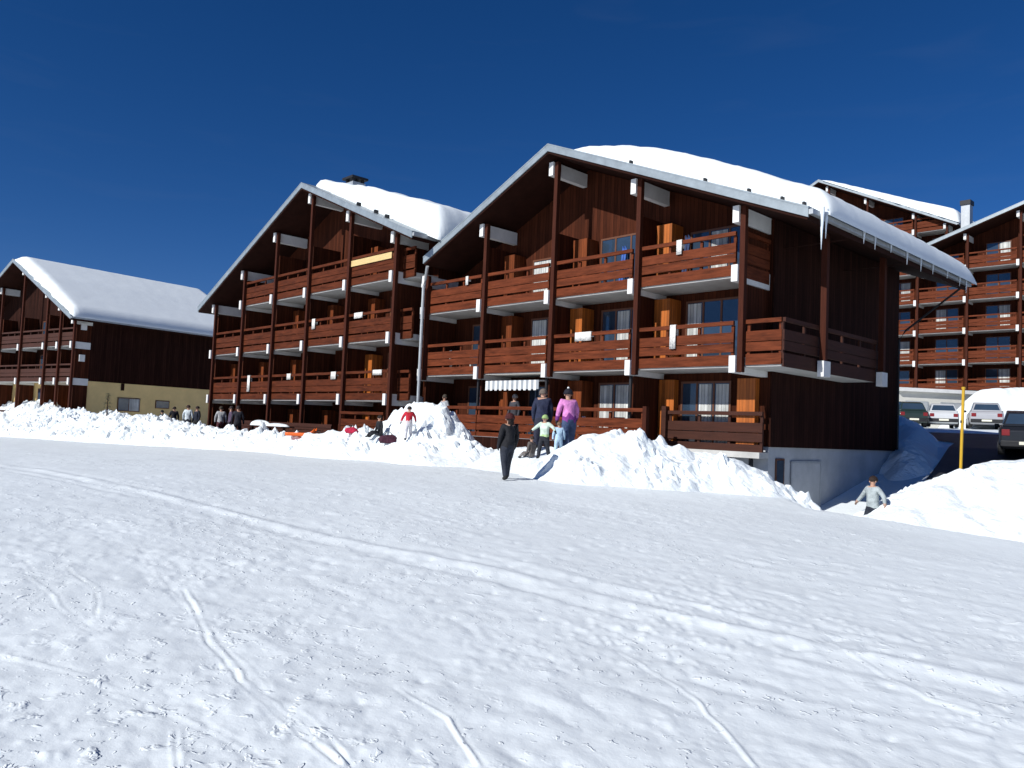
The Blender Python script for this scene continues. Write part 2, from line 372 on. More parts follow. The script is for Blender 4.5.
pile('snow_bank', [at(a, b, -4.6) for a, b in [(-60, 394), (0, 397), (40, 401), (70, 411), (100, 414), (150, 417), (195, 425), (240, 431), (300, 437), (335, 431), (360, 432), (395, 440), (450, 436), (470, 442), (480, 452)]],
     .55, 'long low bank of ploughed snow running left from the tall lump to the frame edge', seed=3, amp=1.15, res=.085)
pile('snow_heap', [at(a, b, -3.6) for a, b in [(386, 424), (400, 414), (412, 408), (428, 402), (441, 405), (449, 420)]], 1.15,
     'tall rounded lump of piled snow behind the child in red', seed=11, amp=.75, res=.07)
pile('snow_bank', [(-6.2, -3.3, -.05), (-4.6, -3.9, .02), (-3.4, -4.3, .06), (-2.3, -4.1, .06), (-1.2, -3.6, .1)], .36,
     'low trampled snow rise under the walkers between the tall lump and the heap', seed=71, amp=.25, res=.08, top=.3)
pile('snow_heap', [dep(a, b, D) for a, b, D in [(574, 458, 20.2), (592, 430, 20.2), (612, 432, 20.2), (640, 436, 20), (660, 439, 20), (692, 447, 20), (715, 454, 19.8), (738, 456, 19.6), (755, 468, 19.4), (776, 482, 19.2), (797, 500, 19)]],
     .8, 'chunky ploughed snow heap in front of the terrace, beside the pink jacket', seed=23, amp=1.0, res=.06)
pile('snow_heap', [dep(a, b, D) for a, b, D in [(868, 530, 15.2), (890, 518, 15.6), (912, 502, 16), (938, 484, 16.5), (962, 474, 17), (990, 464, 17), (1024, 456, 17), (1080, 450, 17), (1200, 455, 17)]],
     .62, 'broad snow heap at the right edge with the yellow pole behind it', seed=37, amp=.45, res=.07, top=.5)
pile('snow_bank', [(1.2, 8.5, -1.0), (.8, 11, .4), (-.4, 15, 1.35), (-2.6, 19, 2.05), (-6, 20, 2.2)], 1.1,
     'shaded blue snow bank sloping down behind the corner of the large chalet', seed=51, amp=.25, res=.12, top=.5)
pile('snow_bank', [dep(a, b, D) for a, b, D in [(979, 398, 53), (988, 388, 53), (1010, 387, 53), (1040, 387, 53), (1120, 388, 53)]], 1.3,
     'big white snow bank behind the parked cars at the right edge', seed=61, amp=.22, res=.15, top=.9)

# ---------------------------------------------------------------- chalets
def railing(root, x0, x1, y, lvl, m=RAIL, name='balcony_railing', top=1.3, low=-.03):
    b = MB()
    t = .045
    b.box(x0, x1, y-.03, y+.06, lvl+top-.12, lvl+top)
    b.box(x0, x1, y, y+t, lvl+.66, lvl+.96); b.box(x0, x1, y, y+t, lvl+.37, lvl+.635)
    b.box(x0, x1, y+.006, y+t, lvl+low, lvl+.29)
    n = max(2, int(round((x1-x0)/1.3))+1)
    for i in range(n):
        x = x0+.06+(x1-x0-.12)*i/(n-1); b.box(x-.045, x+.045, y+t+.002, y+t+.07, lvl+low+.03, lvl+top-.125)
    return b.build(name, m, root)
def railing_y(root, x, y0, y1, lvl, m=RAIL, name='balcony_railing', top=1.3):
    b = MB(); t = .045
    b.box(x-.06, x+.03, y0, y1, lvl+top-.12, lvl+top)
    b.box(x-t, x, y0, y1, lvl+.66, lvl+.96); b.box(x-t, x, y0, y1, lvl+.37, lvl+.635); b.box(x-t, x-.006, y0, y1, lvl-.1, lvl+.29)
    n = max(2, int(round((y1-y0)/1.3))+1)
    for i in range(n):
        y = y0+.06+(y1-y0-.12)*i/(n-1); b.box(x-t-.07, x-t-.002, y-.045, y+.045, lvl+.13, lvl+top-.125)
    return b.build(name, m, root)
def window(root, x0, x1, yw, z0, z1, n=2, curtain=(), fm=None, blind=None):
    """glazed opening standing proud of a wall that faces -y"""
    f = MB(); t = .07
    f.box(x0, x1, yw-.05, yw-.003, z0, z0+t); f.box(x0, x1, yw-.05, yw-.003, z1-t, z1)
    wd = (x1-x0)/n
    for i in range(n+1):
        c = x0+wd*i; a, b = (c-t/2, c+t/2) if 0 < i < n else ((c, c+t) if i == 0 else (c-t, c))
        f.box(a, b, yw-.05, yw-.003, z0+t, z1-t)
    fo = f.build('window', fm or FRAME, root)
    for i in range(n):
        g = MB(); g.box(x0+wd*i+.02, x0+wd*(i+1)-.02, yw-.03, yw-.012, z0+.02, z1-.02)
        g.build('pane', GLASS, fo)
        if i in curtain:
            c = MB(); s = (x0+wd*i+.08); e = x0+wd*(i+1)-.08
            k = 14; vs = []; fs = []
            for q in range(k+1):
                x = s+(e-s)*q/k; yy = yw-.037-.008*math.sin(q*1.9)
                vs += [(x, yy, z0+.1), (x, yy, z1-.1)]
            fs = [(2*q, 2*q+2, 2*q+3, 2*q+1) for q in range(k)]
            c.add(vs, fs).build('curtain', CURT, fo)
    return fo
def roof_parts(root, xl, xr, xm, zm, sl, sr, y0, y1, th=.34, edge=.26):
    zl = zm-sl*(xm-xl); zr = zm-sr*(xr-xm)
    r = MB().prism([(xl, zl-th), (xm, zm-th), (xr, zr-th), (xr, zr-.03), (xm, zm-.03), (xl, zl-.03)], y0+.03, y1)
    # prism ring is concave at the ridge; split in two halves for clean caps
    r = MB()
    r.prism([(xl, zl-th), (xm, zm-th), (xm, zm-.03), (xl, zl-.03)], y0+.03, y1)
    r.prism([(xm, zm-th), (xr, zr-th), (xr, zr-.03), (xm, zm-.03)], y0+.03, y1)
    ro = r.build('roof', SOFF, root)
    e = MB()
    e.prism([(xl-.04, zl-.02-edge), (xm, zm-edge), (xm, zm), (xl-.04, zl-.02)], y0-.02, y0+.028)
    e.prism([(xm, zm-edge), (xr+.04, zr-.02-edge), (xr+.04, zr-.02), (xm, zm)], y0-.02, y0+.028)
    e.build('roof_edge', METAL, ro)
    s = MB()
    s.prism([(xl-.05, zl-.028), (xm, zm-.028), (xm, zm+.02), (xl-.05, zl+.02)], y0-.03, y1+.03)
    s.prism([(xm, zm-.028), (xr+.05, zr-.028), (xr+.05, zr+.02), (xm, zm+.02)], y0-.03, y1+.03)
    s.build('roof_sheet', METAL, ro)
    g = MB()
    g.box(xr+.045, xr+.17, y0, y1, zr-.2, zr-.06); g.build('gutter', PIPE, ro)
    return ro
def roof_snow(name, label, xa, xb, zf, y0, y1, thick, eave=None, seed=0, mat_=None, nx=70, ny=60, parent_off=None, rz=0, loc=(0, 0, 0), lump=.05, nf=.06):
    """blanket of snow lying on a roof slope zf(x) between xa and xb; thick(x) metres"""
    us = np.linspace(0, 1, nx); vsn = np.linspace(0, 1, ny); V = []; F = []
    def rnd(t, w):                               # rounded shoulder
        t = np.clip(t/w, 0, 1); return np.sqrt(np.clip(1-(1-t)**2, 0, 1))
    L = abs(xb-xa); D = y1-y0
    for j, v in enumerate(vsn):
        for i, u in enumerate(us):
            x = xa+(xb-xa)*u; y = y0+D*v
            n = float(fbm(np.array(x*.5+seed), np.array(y*.5), 4)); n2 = float(fbm(np.array(x*1.7+seed), np.array(y*1.7), 3))
            t = thick(x)*(1+nf*n)+lump*n2
            ef = rnd(v*D+.02, .55)*rnd((1-v)*D+.02, .6)*rnd(u*L+.02, .7)*rnd((1-u)*L+.02, .75)
            yy = y-(1-rnd(v*D, .5))*0-.25*n2*(1-rnd(v*D, 1.0))
            V.append((x, yy, zf(x)+.03+t*ef))
    F = [(j*nx+i, j*nx+i+1, (j+1)*nx+i+1, (j+1)*nx+i) for j in range(ny-1) for i in range(nx-1)]
    if xb < xa: F = [f[::-1] for f in F]
    # underside a little above the roof sheet
    o = len(V); per = [i for i in range(nx)]+[j*nx+nx-1 for j in range(1, ny)]+[(ny-1)*nx+i for i in range(nx-2, -1, -1)]+[j*nx for j in range(ny-2, 0, -1)]
    for p in per: V.append((V[p][0], V[p][1], zf(V[p][0])+.024))
    n = len(per)
    F += [(per[k], o+k, o+(k+1) % n, per[(k+1) % n]) for k in range(n)]
    t = thing(name, label, 'roof snow', loc, rz, world=False) if False else None
    mb = MB(); mb.add(V, F); ob = mb.build(name, mat_ or SNOWR, None, smooth=True)
    ob.location = loc; ob.rotation_euler = (0, 0, rz)
    tag(ob, label, 'roof snow'); return ob

S = 2.7
def facade(root, xs, levels, y0, yw, zt, zbot, skip_rail=(), rail=RAIL, closet=True, top_blocks=True, wins=None, fin=True, pbot=None, first=None, no_fin=None):
    """posts, beam ends, slabs, partitions, railings and windows of a gable front"""
    for i, x in enumerate(xs):
        zp = zt(x)-.44
        zp0 = zbot if pbot is None else pbot
        p = MB().box(x+.11, x+.28, y0-.06, y0+.1, zp0, zp); p.build('post', POST, root)
        b = MB(); zc = zt(x)-.68; b.box(x-.105, x+.105, y0-.14, yw+.05, zc-.25, zc+.25); b.build('roof_beam', CONC, root)
        for k, lv in enumerate(levels):
            if lv+.9 > zc: continue
            if first and i < first.get(k, 0): continue
            b = MB().box(x-.105, x+.105, y0-.14, yw-.004, lv-.26, lv+.24); b.build('beam', CONC, root)
    for i in range(len(xs)-1):
        a, b = xs[i], xs[i+1]
        for k, lv in enumerate(levels):
            if first and i < first.get(k, 0): continue
            if zt(a) < lv+1.8 and zt(b) < lv+1.8: continue
            s = MB().box(a+.108, b-.108, y0+.16, yw-.004, lv-.08, lv+.17); s.build('balcony_floor', SLAB, root)
            if (k, i) not in skip_rail: railing(root, a+.112, b-.112, y0+.1, lv, rail)
    if fin:
        for i, x in enumerate(xs):
            for k, lv in enumerate([min(levels)-S]+list(levels)):
                ztop = min(lv+S-.27, zt(x)-.95)
                z0_ = lv+.25 if k else zbot
                if ztop < z0_+.5 or (no_fin and (k, i) in no_fin): continue
                MB().box(x-.07, x+.07, y0+.24, yw-.004, z0_, ztop).build('partition', WOOD, root)
    if wins:
        for (k, i, dx0, dx1, h0, h1, n, cur) in wins:
            lv = levels[0]-S*(1) if k < 0 else levels[k]
            window(root, xs[i]+dx0, xs[i]+dx1, yw, lv+h0, lv+h1, n, cur)
def closets(root, xs, lst, y, yw, levels, bright=()):
    for (k, i, a, b, top) in lst:
        lv = levels[0]-S if k < 0 else levels[k]
        MB().box(xs[i]+a, xs[i]+b, y, yw-.004, lv+.19, lv+top).build('storage_cupboard', ORANGE if (k, i) in bright else CUPB, root)  # bright bays carry sunlight in the cupboard colour

# ---- the large chalet in the middle
def big_chalet():
    root = thing('chalet', 'large red-brown timber chalet with three balcony rows and thick roof snow, nearest the viewer', 'chalet', (-7.6, 5, -1.6), group=None)
    xm, zm, slp, srp = -7.55, 10.93, .45, .41
    zt = lambda x: zm-(slp*(xm-x) if x < xm else srp*(x-xm))
    yw, yb = 1.76, 11.5
    xs = [-15.3, -11.55, -7.75, -3.88, 0.0]
    # walls
    m = MB(); T = .36
    m.prism([(-15.4, .3), (.2, .3), (.2, zt(.2)-T), (xm, zm-T), (-15.4, zt(-15.4)-T)], yw, yb)
    m.build('wall', WOOD, root)
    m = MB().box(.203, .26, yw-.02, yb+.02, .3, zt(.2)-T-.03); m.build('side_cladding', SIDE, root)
    m = MB().box(-15.3, .18, yw+.02, yb-.02, -3.0, .297); m.build('basement', BASE, root)
    for x in xs[1:4]:
        MB().box(x-.02, x+.06, .02, .1, -.1, 2.43).build('thin_post', DARK, root)
    facade(root, xs, [2.7, 5.4], 0.0, yw, zt, -.3, pbot=2.46, no_fin=((0, 4),),
           wins=[(1, 0, 2.2, 3.4, .2, 1.6, 1, ()), (1, 1, 1.15, 2.3, .2, 2.0, 1, (0,)), (1, 1, 2.6, 3.6, .9, 2.0, 1, ()), (1, 2, .95, 3.1, .2, 2.35, 3, ()), (1, 3, 1.05, 3.3, .2, 2.0, 3, (1,)),
                 (0, 0, 1.3, 2.9, .2, 2.3, 2, (1,)), (0, 1, 1.2, 3.1, .2, 2.3, 2, (0,)), (0, 2, 1.1, 3.2, .2, 2.35, 3, (1, 2)), (0, 3, .95, 3.0, .2, 2.35, 3, (0,)),
                 (-1, 0, 1.2, 2.9, .2, 2.3, 2, ()), (-1, 1, 1.2, 3.1, .2, 2.3, 2, ()), (-1, 2, 1.1, 3.3, .2, 2.35, 3, (0, 1)), (-1, 3, .85, 2.75, .2, 2.35, 3, (1, 2))])
    lv = [2.7, 5.4]
    closets(root, xs, [(1, 1, .1, .7, 2.2), (1, 2, .12, .8, 2.3), (1, 3, .1, .72, 2.25), (0, 1, .1, .7, 2.4), (0, 2, .1, .7, 2.4), (0, 3, .1, .72, 2.4),
                       (0, 3, 3.32, 3.76, 2.4), (-1, 1, .1, .7, 2.4), (-1, 2, .1, .8, 2.4), (-1, 0, 2.95, 3.6, 2.3), (0, 0, 2.95, 3.6, 2.35), (1, 0, .4, 1.2, 1.2)], 1.1, yw, lv, ((1, 3), (0, 3), (0, 2)))
    closets(root, xs, [(-1, 3, .1, .72, 2.4), (-1, 3, 3.1, 3.72, 2.4)], 1.5, yw, lv, ((-1, 3),))
    # balcony wrapping round the corner on the middle level
    MB().box(.108, 1.4, .16, 6.6, 2.62, 2.87).build('balcony_floor', SLAB, root)
    railing(root, .3, 1.42, .1, 2.7); railing_y(root, 1.5, .11, 6.55, 2.7, RAILD)  # side railing: same wood as the front, shade put into its colour
    for y in (2.2, 6.44):
        MB().box(1.54, 1.74, y-.14, y+.3, 2.46, 2.93).build('beam', CONC, root)
        MB().box(1.56, 1.74, y-.06, y+.1, 2.945, zt(1.6)-.36).build('post', POST, root)
        MB().box(.262, 2.2, y+.101, y+.26, zt(1.6)-.62, zt(2.2)-.38).build('eave_bracket', SOFF, root)
    railing_y(root, .12, .16, 1.7, 5.4)
    # ground floor terrace and its fences
    MB().box(-15.4, -3.4, -.2, yw-.006, -.06, .18).build('terrace_floor', BASE, root)
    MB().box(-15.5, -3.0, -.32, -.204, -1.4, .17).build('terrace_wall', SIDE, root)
    railing(root, -15.2, -11.4, -.1, .06, RAIL, 'terrace_fence'); railing(root, -11.36, -7.4, -.1, .06, RAIL, 'terrace_fence'); railing(root, -7.36, -3.2, -.1, .06, RAIL, 'terrace_fence')
    MB().box(-3.19, -3.04, -.14, .02, -.1, 1.42).build('fence_post', POST, root)
    railing(root, -3.3, .16, 1.42, .06, RAILD, 'terrace_fence'); MB().box(-3.5, -3.32, 1.3, 1.5, -.1, 1.5).build('fence_post', RAILD, root)  # fence under the balcony: shade painted into the wood colour
    MB().box(-3.39, .2, 1.2, yw-.008, -.06, .12).build('terrace_floor', SLAB, root)
    for x in (-2.4, -1.35, -.3):
        MB().box(x-.05, x+.05, 1.55, 1.65, -2.6, -.064).build('support', DARK, root)
    # basement door, window and wall lines on the side
    f = MB().box(.181, .215, 3.2, 5.2, -2.0, -.2); d = f.build('basement_door', BASE, root)
    MB().box(.216, .225, 3.16, 3.24, -2.0, -.12).box(.216, .225, 5.16, 5.24, -2.0, -.12).box(.216, .225, 3.241, 5.159, -.2, -.12).build('door_frame', PIPE, d)
    wf = MB().box(.181, .21, 2.2, 2.75, -1.1, -.05).build('window', FRAME, root); MB().box(.211, .216, 2.26, 2.69, -1.04, -.11).build('pane', GLASS, wf)
    # drain pipes
    zz = zt(-15.0)
    MB().tube([(-14.55, -.5, zz-.3), (-14.9, -.3, zz-.75), (-15.1, -.24, zz-1.1), (-15.1, -.24, .3)], .07).build('drain_pipe', PIPE, root)
    MB().tube([(2.4, 11.8, zt(2.4)-.3), (.5, 11.56, 5.0), (.36, 11.3, 4.6), (.36, 11.3, .3), (.36, 10.6, -.3), (.36, 10.2, -1.5)], .04).build('drain_pipe', DARK, root)
    # awning over the terrace in the second bay
    aw = MB().prismx([(.0, 2.32), (1.6, 2.42), (1.6, 2.46), (.0, 2.36)], -11.0, -8.05).build('awning', CONC, root)
    v = MB(); n = 22
    for i in range(n):
        x0 = -11.0+2.95*i/n; x1 = -11.0+2.95*(i+1)/n; v.cur = i % 2; v.box(x0, x1-.002, -.03, -.004, 2.02 if i % 2 else 1.98, 2.36)
    v.build('awning_valance', [WHITE, PIPE], aw)
    ro = roof_parts(root, -14.75, 2.42, xm, zm, slp, srp, -.55, 12.3)
    for x in (-3.9, -1.0, .5, 1.55, 2.2):
        MB().box(x-.03, x+.03, -.35, -.2, zt(x)+.021, zt(x)+.15).build('snow_guard', DARK, ro)
    return zt
zt_b = big_chalet()
th_b = lambda x: float(np.interp(x, [-7.2, -6.4, -5, -3.2, -1.5, .5, 1.7, 2.75], [.15, .42, .72, .92, .95, .85, .75, .8]))
sb = roof_snow('roof_snow', 'thick rounded snow blanket with icicles on the right slope of the nearest chalet', -7.3, 2.72, lambda x: zt_b(x)-.02, .15, 12.5, th_b, seed=4, nx=110, ny=90)
ICE = mat('ice', (.75, .8, .84), .12, .1, 4, spec=.6)
for (y, l, r) in ((-.1, 1.05, .08), (.15, .7, .06), (2.6, 0.37, 0.048), (4.6, 0.27, 0.040), (5.9, 0.43, 0.048), (8.2, 0.35, 0.040), (9.6, 0.27, 0.040), (10.9, 0.35, 0.040), (7.1, .45, .04), (3.4, .4, .04), (11.6, .5, .04)):
    z = zt_b(2.55)
    MB().tube([(2.62, y, z+.12), (2.63, y+.01, z-.15*l), (2.625, y, z-.5*l), (2.62, y, z-l)], r, 7, .008).build('icicle', ICE, sb, smooth=True)

# ---- the chalet left of it
def second_chalet():
    root = thing('chalet', 'timber chalet with chimney and many balconies, left of the nearest chalet', 'chalet', (-25, 4, -1.6))
    xm, zm, slp, srp = -24.1, 12.55, .435, .41
    zt = lambda x: zm-(slp*(xm-x) if x < xm else srp*(x-xm))
    y0 = -1.0; yw, yb = .8, 11.5; T = .36
    MB().prism([(-35.1, -1.4), (-15.45, -1.4), (-15.45, zt(-15.45)-T), (xm, zm-T), (-35.1, zt(-35.1)-T)], yw, yb).build('wall', WOOD, root)
    xs = [-35.2, -31.4, -27.62, -23.98, -20.2, -16.37]
    lv = [1.57, 4.27, 6.97]
    wn = []; cl = []
    for k in (-1, 0, 1, 2):
        for i in range(5):
            if k == 2 and i in (0, 1): continue
            if k == 1 and i == 0: continue
            top = 2.0 if (k == 2 and i == 4) or (k == 2 and i == 2) else 2.3
            wn.append((k, i, 1.2, 3.1, .2, top, 2, [(), (0,), (1,), (), (0, 1)][(i*2+k+3) % 5]))
            if not (k == 2 and i == 2) and (i*3+k*2) % 4 != 1: cl.append((k, i, .1, .7, min(top, 2.2)))
    facade(root, xs, lv, y0, yw, zt, -1.2, wins=wn, first={2: 1}, rail=RAILA)
    closets(root, xs, cl, .2, yw, lv, ((-1, 4), (0, 4)))
    # short return bay next to the nearest chalet
    for l in lv:
        MB().box(-16.26, -15.46, -.46, yw-.004, l-.08, l+.17).build('balcony_floor', SLAB, root)
        railing(root, -16.24, -15.4, -.55, l, RAILA)
    # pale plank along the top rail of the highest right balcony
    MB().box(-20.0, -16.6, -.96, -.935, 7.82, 8.1).build('pale_board', mat('pale_timber', (.62, .45, .2), .6, .2, 3, stretch=(1, 1, 6)), root)
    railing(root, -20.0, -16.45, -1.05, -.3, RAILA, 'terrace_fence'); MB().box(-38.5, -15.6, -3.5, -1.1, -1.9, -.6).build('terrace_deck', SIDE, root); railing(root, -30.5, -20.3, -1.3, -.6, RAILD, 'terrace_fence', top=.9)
    ro = roof_parts(root, -36.4, -14.35, xm, zm, slp, srp, -1.55, 12.3)
    for x in (-19.3, -17.8, -16.9):
        MB().box(x-.05, x+.05, -1.2, -1.0, zt(x)+.021, zt(x)+.18).build('snow_guard', DARK, ro)
    c = MB(); c.box(-25.25, -24.4, 1.6, 2.4, 11.6, 13.5); co = c.build('chimney', PIPE, root)
    m = MB().box(-25.35, -24.3, 1.5, 2.5, 13.68, 13.8)
    for x in (-25.2, -24.6):
        for y in (1.65, 2.2): m.box(x, x+.15, y, y+.15, 13.503, 13.677)
    m.build('chimney_cap', DARK, co)
    return zt
zt_a = second_chalet()
th_a = lambda x: float(np.interp(x, [-24.6, -23.9, -21, -18, -14.6, -13], [.3, .5, .85, 1.2, 1.4, 1.3]))
roof_snow('roof_snow', 'lumpy snow filling the right roof slope between the two middle chalets', -24.6, -13.6, lambda x: zt_a(x)-.02, -.7, 12.2, th_a, seed=14, nx=80, ny=70, lump=.1)
for x in (): pass

# ---- the chalet at the left edge, turned a little
def left_chalet():
    loc = (-51.46, -4.55, -1.6); rz = math.radians(11.3)
    root = thing('chalet', 'chalet at the left edge with dark side wall over a yellow ground floor', 'chalet', loc, rz, world=False)
    g = 1.6
    xm, zm, s = -9.9, 12.4+g, .5
    zt = lambda x: zm-s*abs(x-xm)
    X0, X1 = -19.2, -.75; T = .36; yw = 1.6; yb = 15
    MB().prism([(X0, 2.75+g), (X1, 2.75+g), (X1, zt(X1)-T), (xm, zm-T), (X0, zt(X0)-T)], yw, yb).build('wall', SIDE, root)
    MB().box(X0+.05, X1-.03, yw+.05, yb-.05, 0, 2.747+g).build('ground_floor', YELL, root)
    xs = [-16.9, -13.1, -9.3, -5.1, -2.9, -.75]
    lv = [2.65+g, 5.35+g]
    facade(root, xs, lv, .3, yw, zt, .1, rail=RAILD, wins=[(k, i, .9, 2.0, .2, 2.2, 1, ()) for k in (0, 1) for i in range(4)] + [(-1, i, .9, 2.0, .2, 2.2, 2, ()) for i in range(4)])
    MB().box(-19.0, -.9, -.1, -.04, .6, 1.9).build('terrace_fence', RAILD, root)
    for (y0, y1, z0, z1, n) in ((4.0, 5.8, .95, 2.0, 2), (7.1, 8.3, 1.3, 1.95, 1)):
        f = MB(); x = X1-.028
        f.box(x, x+.06, y0, y1, z0+g-.35, z1+g-.35); fo = f.build('window', FRAME, root)
        for i in range(n):
            a = y0+.06+(y1-y0-.06)/n*i; b = a+(y1-y0-.06)/n-.06
            MB().box(x+.061, x+.067, a, b, z0+g-.29, z1+g-.41).build('pane', CURT if (n == 2 and i == 1) else GLASS, fo)
    for z in (4.4, 6.75): MB().box(X1-.15, X1+.2, .8, 1.2, z+g-.25, z+g+.25).build('beam_end', CONC, root)
    MB().box(X1-.026, X1+.02, yw+2.6, yw+2.85, 2.2+g, 2.74+g).build('bracket', SOFF, root)
    roof_parts(root, -20, .15, xm, zm, s, s, -.4, 15.6)
    return zt, loc, rz
ztl, locl, rzl = left_chalet()
roof_snow('roof_snow', 'smooth white snow sheet on the roof of the chalet at the left edge', -9.7, .35, lambda x: ztl(x)-.02, -.3, 15.8, lambda x: float(np.interp(x, [-9.6, -8.5, -5, .3], [.5, .8, .85, .55])), seed=24, loc=locl, rz=rzl, nx=60, ny=60, lump=.015, nf=.02)

# ---- apartment blocks behind on the right
def block(label, xs, y0, lvz, nlev, zg, xm, zm, sl, sr, xl, xr, yb, colours, body0, rail=RAIL):
    root = thing('apartment_block', label, 'apartment building', ((xs[0]+xs[-1])/2, y0, zg))
    zt = lambda x: zm-(sl*(xm-x) if x < xm else sr*(x-xm))
    yw = y0+1.8; T = .36
    a, b = xs[0]-.1, xs[-1]+.2
    MB().prism([(a, zg), (b, zg), (b, zt(b)-T), (xm, zm-T), (a, zt(a)-T)] if a < xm < b else [(a, zg), (b, zg), (b, zt(b)-T), (a, zt(a)-T)], yw, yb).build('wall', colours, root)
    lv = [lvz+S*k for k in range(nlev)]
    wn = []
    for k in range(nlev):
        for i in range(len(xs)-1):
            if zt(xs[i])-.9 < lv[k]+2.2 and zt(xs[i+1])-.9 < lv[k]+2.2: continue
            h = min(2.3, min(zt(xs[i]+1.3), zt(xs[i]+3.2))-lv[k]-.8)
            if h > .8: wn.append((k, i, 1.1, 3.0, .25, h, 2, [(), (0,), (1,), ()][(i+k*2) % 4]))
    facade(root, xs, lv, y0, yw, zt, zg, wins=wn, rail=RAIL, fin=True)
    roof_parts(root, xl, xr, xm, zm, sl, sr, y0-.6, yb+.6)
    return root, zt
C_x = [-18.2, -14.2, -10.2, -6.25, -2.3, 1.7, 5.7]
rc, zt_c = block('tall apartment block with red-brown balconies behind the parked cars', C_x, 53.1, 5.09, 5, 1.6, -2.3, 21.9, .335, .335, -14.9, 9, 66, WOOD, 0)
ch = MB().box(-11.15, -10.45, 55, 55.8, 17, 21.9).build('chimney', PIPE, rc); MB().box(-11.22, -10.38, 54.9, 55.9, 21.903, 22.3).build('chimney_cap', DARK, ch)
D_x = [-33, -29, -25, -21, -16.4, -13.6]
rd, zt_d = block('apartment block with snowy gable top rising behind the nearest chalet roof', D_x, 58.5, 10.2, 5, 1.8, -25.7, 27.9, .5, .5, -34, -12.4, 70, WOOD, 0)
roof_snow('roof_snow', 'narrow white snow strip on the highest gable, far behind the nearest chalet', -25.2, -12.2, lambda x: zt_d(x)-.02, 57.8, 70, lambda x: float(np.interp(x, [-25, -22, -16, -13, -12], [.25, .5, .9, 1.2, 1.2])), seed=33, nx=60, ny=40)

# ---- cream garage row in front of the block
def garages():
    a = dep(898, 428, 56); b = dep(1040, 428, 57)
    ux = Vector((b[0]-a[0], b[1]-a[1], 0)); L = ux.length; rz = math.atan2(ux.y, ux.x)
    zg = float(base(a[0], a[1]))-.2
    root = thing('garage_row', 'low cream garage row with grey doors behind the parked cars', 'garage', (a[0], a[1], zg), rz, world=False)
    H = 2.75
    MB().box(0, L, 0, 5, 0, H).build('wall', CREAM, root)
    MB().box(-.2, L+.2, -.35, 5.3, H+.003, H+.25).build('roof', CONC, root)
    for i in range(5):
        x = .5+i*2.6
        d = MB().box(x, x+1.7, -.06, -.004, 0, 2.1).build('garage_door', PIPE, root, bevel=.01)
        MB().box(x+.1, x+1.6, -.075, -.062, .1, .9).box(x+.1, x+1.6, -.075, -.062, 1.05, 2.0).build('panel', BASE, d)
garages()

